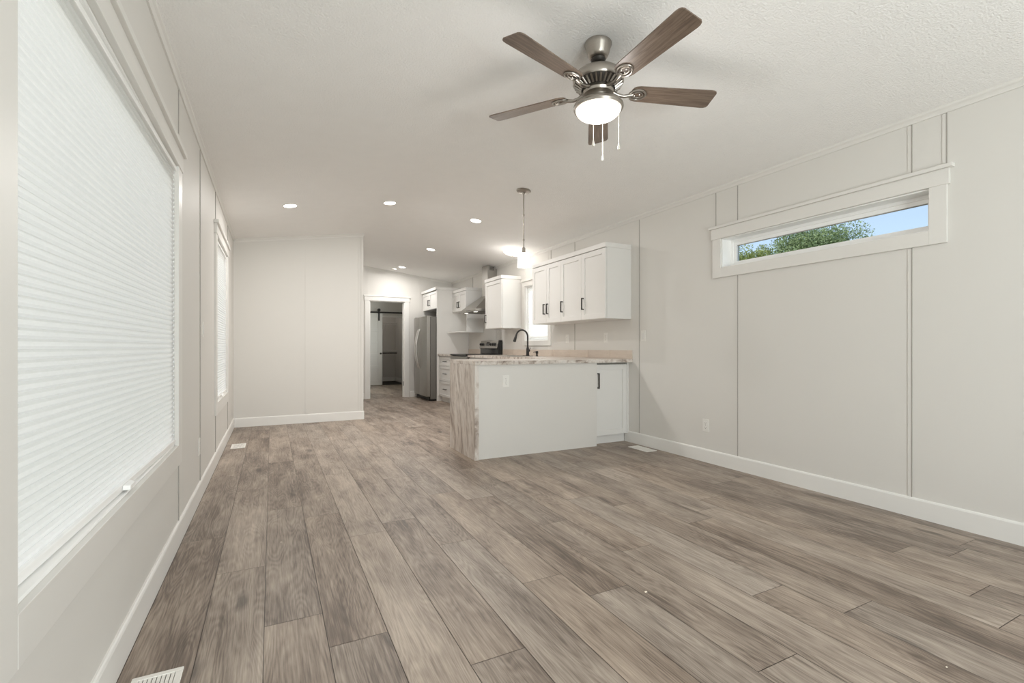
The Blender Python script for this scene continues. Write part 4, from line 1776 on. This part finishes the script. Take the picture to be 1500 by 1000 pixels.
register(-0.392, -0.256, 1.575, 1.874, 'white floor register at the bottom left, under the big window')
register(-0.382, -0.248, 5.672, 5.925, 'white floor register by the left wall in front of the partition')
register(3.345, 3.480, 3.622, 3.905, 'white floor register by the right wall next to the peninsula')

# specks of building debris
for (x, y, s, lab) in ((1.432, 1.557, 0.0075, 'tiny pale wood chip on the planks near the middle of the floor'),
                       (1.977, 0.745, 0.0042, 'tiny pale crumb on the planks at the lower right'),
                       (0.046, 2.842, 0.0045, 'tiny pale crumb on the planks left of centre')):
    m = MB()
    m.hexa([(x - s, y - s * 0.5, 0.0004), (x + s * 0.8, y - s * 0.6, 0.0004), (x + s, y + s * 0.5, 0.0004), (x - s * 0.6, y + s * 0.7, 0.0004),
            (x - s * 0.7, y - s * 0.3, s * 0.5), (x + s * 0.5, y - s * 0.4, s * 0.4), (x + s * 0.7, y + s * 0.3, s * 0.45), (x - s * 0.4, y + s * 0.4, s * 0.6)])
    tag(m.obj('wood_chip', M['chip']), lab, 'debris')

# ================================================================== OUTDOORS
m = MB()
m.box(-40, 60, -40, 60, -0.95, -0.75)
struct(m.obj('ground', M['grass']))


def tree(label, x, y, top, rad, mat, n, leaf, seed, conifer=False, squash=1.0):
    rng = random.Random(seed)
    root = thing('tree', label, 'tree', (x, y, -0.75))
    m = MB()
    h = top + 0.75
    m.tube([(x, y, -0.75), (x + 0.05, y, -0.75 + h * 0.4), (x, y + 0.05, -0.75 + h * 0.8)], [0.16, 0.12, 0.05], 8)
    for k in range(9):
        a = rng.uniform(0, 6.28)
        z0_ = -0.75 + h * rng.uniform(0.3, 0.7)
        L = rad * rng.uniform(0.5, 0.85)
        m.tube([(x, y, z0_), (x + L * 0.5 * math.cos(a), y + L * 0.5 * math.sin(a), z0_ + L * 0.3),
                (x + L * math.cos(a), y + L * math.sin(a), z0_ + L * 0.5)], [0.06, 0.04, 0.015], 6)
    m.obj('trunk', M['bark'], root)
    lumps = []
    if not conifer:
        for k in range(26):
            a, e = rng.uniform(0, 6.28), rng.uniform(-0.5, 1.0)
            d = rad * rng.uniform(0.35, 0.72)
            lumps.append((x + d * math.cos(a) * math.cos(e), y + d * math.sin(a) * math.cos(e), top - rad * squash + d * math.sin(e) * squash * 0.95,
                          rad * rng.uniform(0.24, 0.40)))
    vs, fs = [], []
    for k in range(n):
        if conifer:
            t = rng.random() ** 0.7
            rr = rad * t * rng.uniform(0.55, 1.05)
            a = rng.uniform(0, 6.28)
            p = Vector((x + rr * math.cos(a), y + rr * math.sin(a), top - t * (h - 0.9) - 0.25 * rr))
        else:
            cx_, cy_, cz_, cr = rng.choice(lumps)
            v = Vector((rng.gauss(0, 1), rng.gauss(0, 1), rng.gauss(0, 1))).normalized() * cr * rng.uniform(0.55, 1.15)
            p = Vector((cx_, cy_, cz_)) + v
        ax = Vector((rng.gauss(0, 1), rng.gauss(0, 1), rng.gauss(0, 0.6))).normalized()
        bx_ = ax.cross(Vector((rng.gauss(0, 1), rng.gauss(0, 1), rng.gauss(0, 1)))).normalized()
        L, W = leaf * rng.uniform(0.7, 1.3), leaf * 0.5 * rng.uniform(0.7, 1.2)
        b = len(vs)
        vs += [tuple(p - ax * L), tuple(p + bx_ * W), tuple(p + ax * L), tuple(p - bx_ * W)]
        fs.append((b, b + 1, b + 2, b + 3))
    me = bpy.data.meshes.new('foliage')
    me.from_pydata(vs, [], fs)
    me.materials.append(mat)
    o = bpy.data.objects.new('foliage', me)
    COL.objects.link(o)
    o.parent = root
    me.transform(Matrix.Translation(-Vector((x, y, -0.75))))
    return root


tree('broad leafy green tree outside, filling the middle of the high strip window', 14.5, 8.35, 5.0, 1.62, M['leaf_green'], 42000, 0.034, 3)
tree('yellow-green leafy tree outside, between the dark conifer and the broad tree', 10.4, 7.62, 3.60, 0.62, M['leaf_olive'], 7000, 0.028, 5)
tree('dark blue-green conifer outside at the left end of the high strip window', 14.6, 11.5, 5.3, 1.0, M['leaf_spruce'], 14000, 0.05, 9, conifer=True)
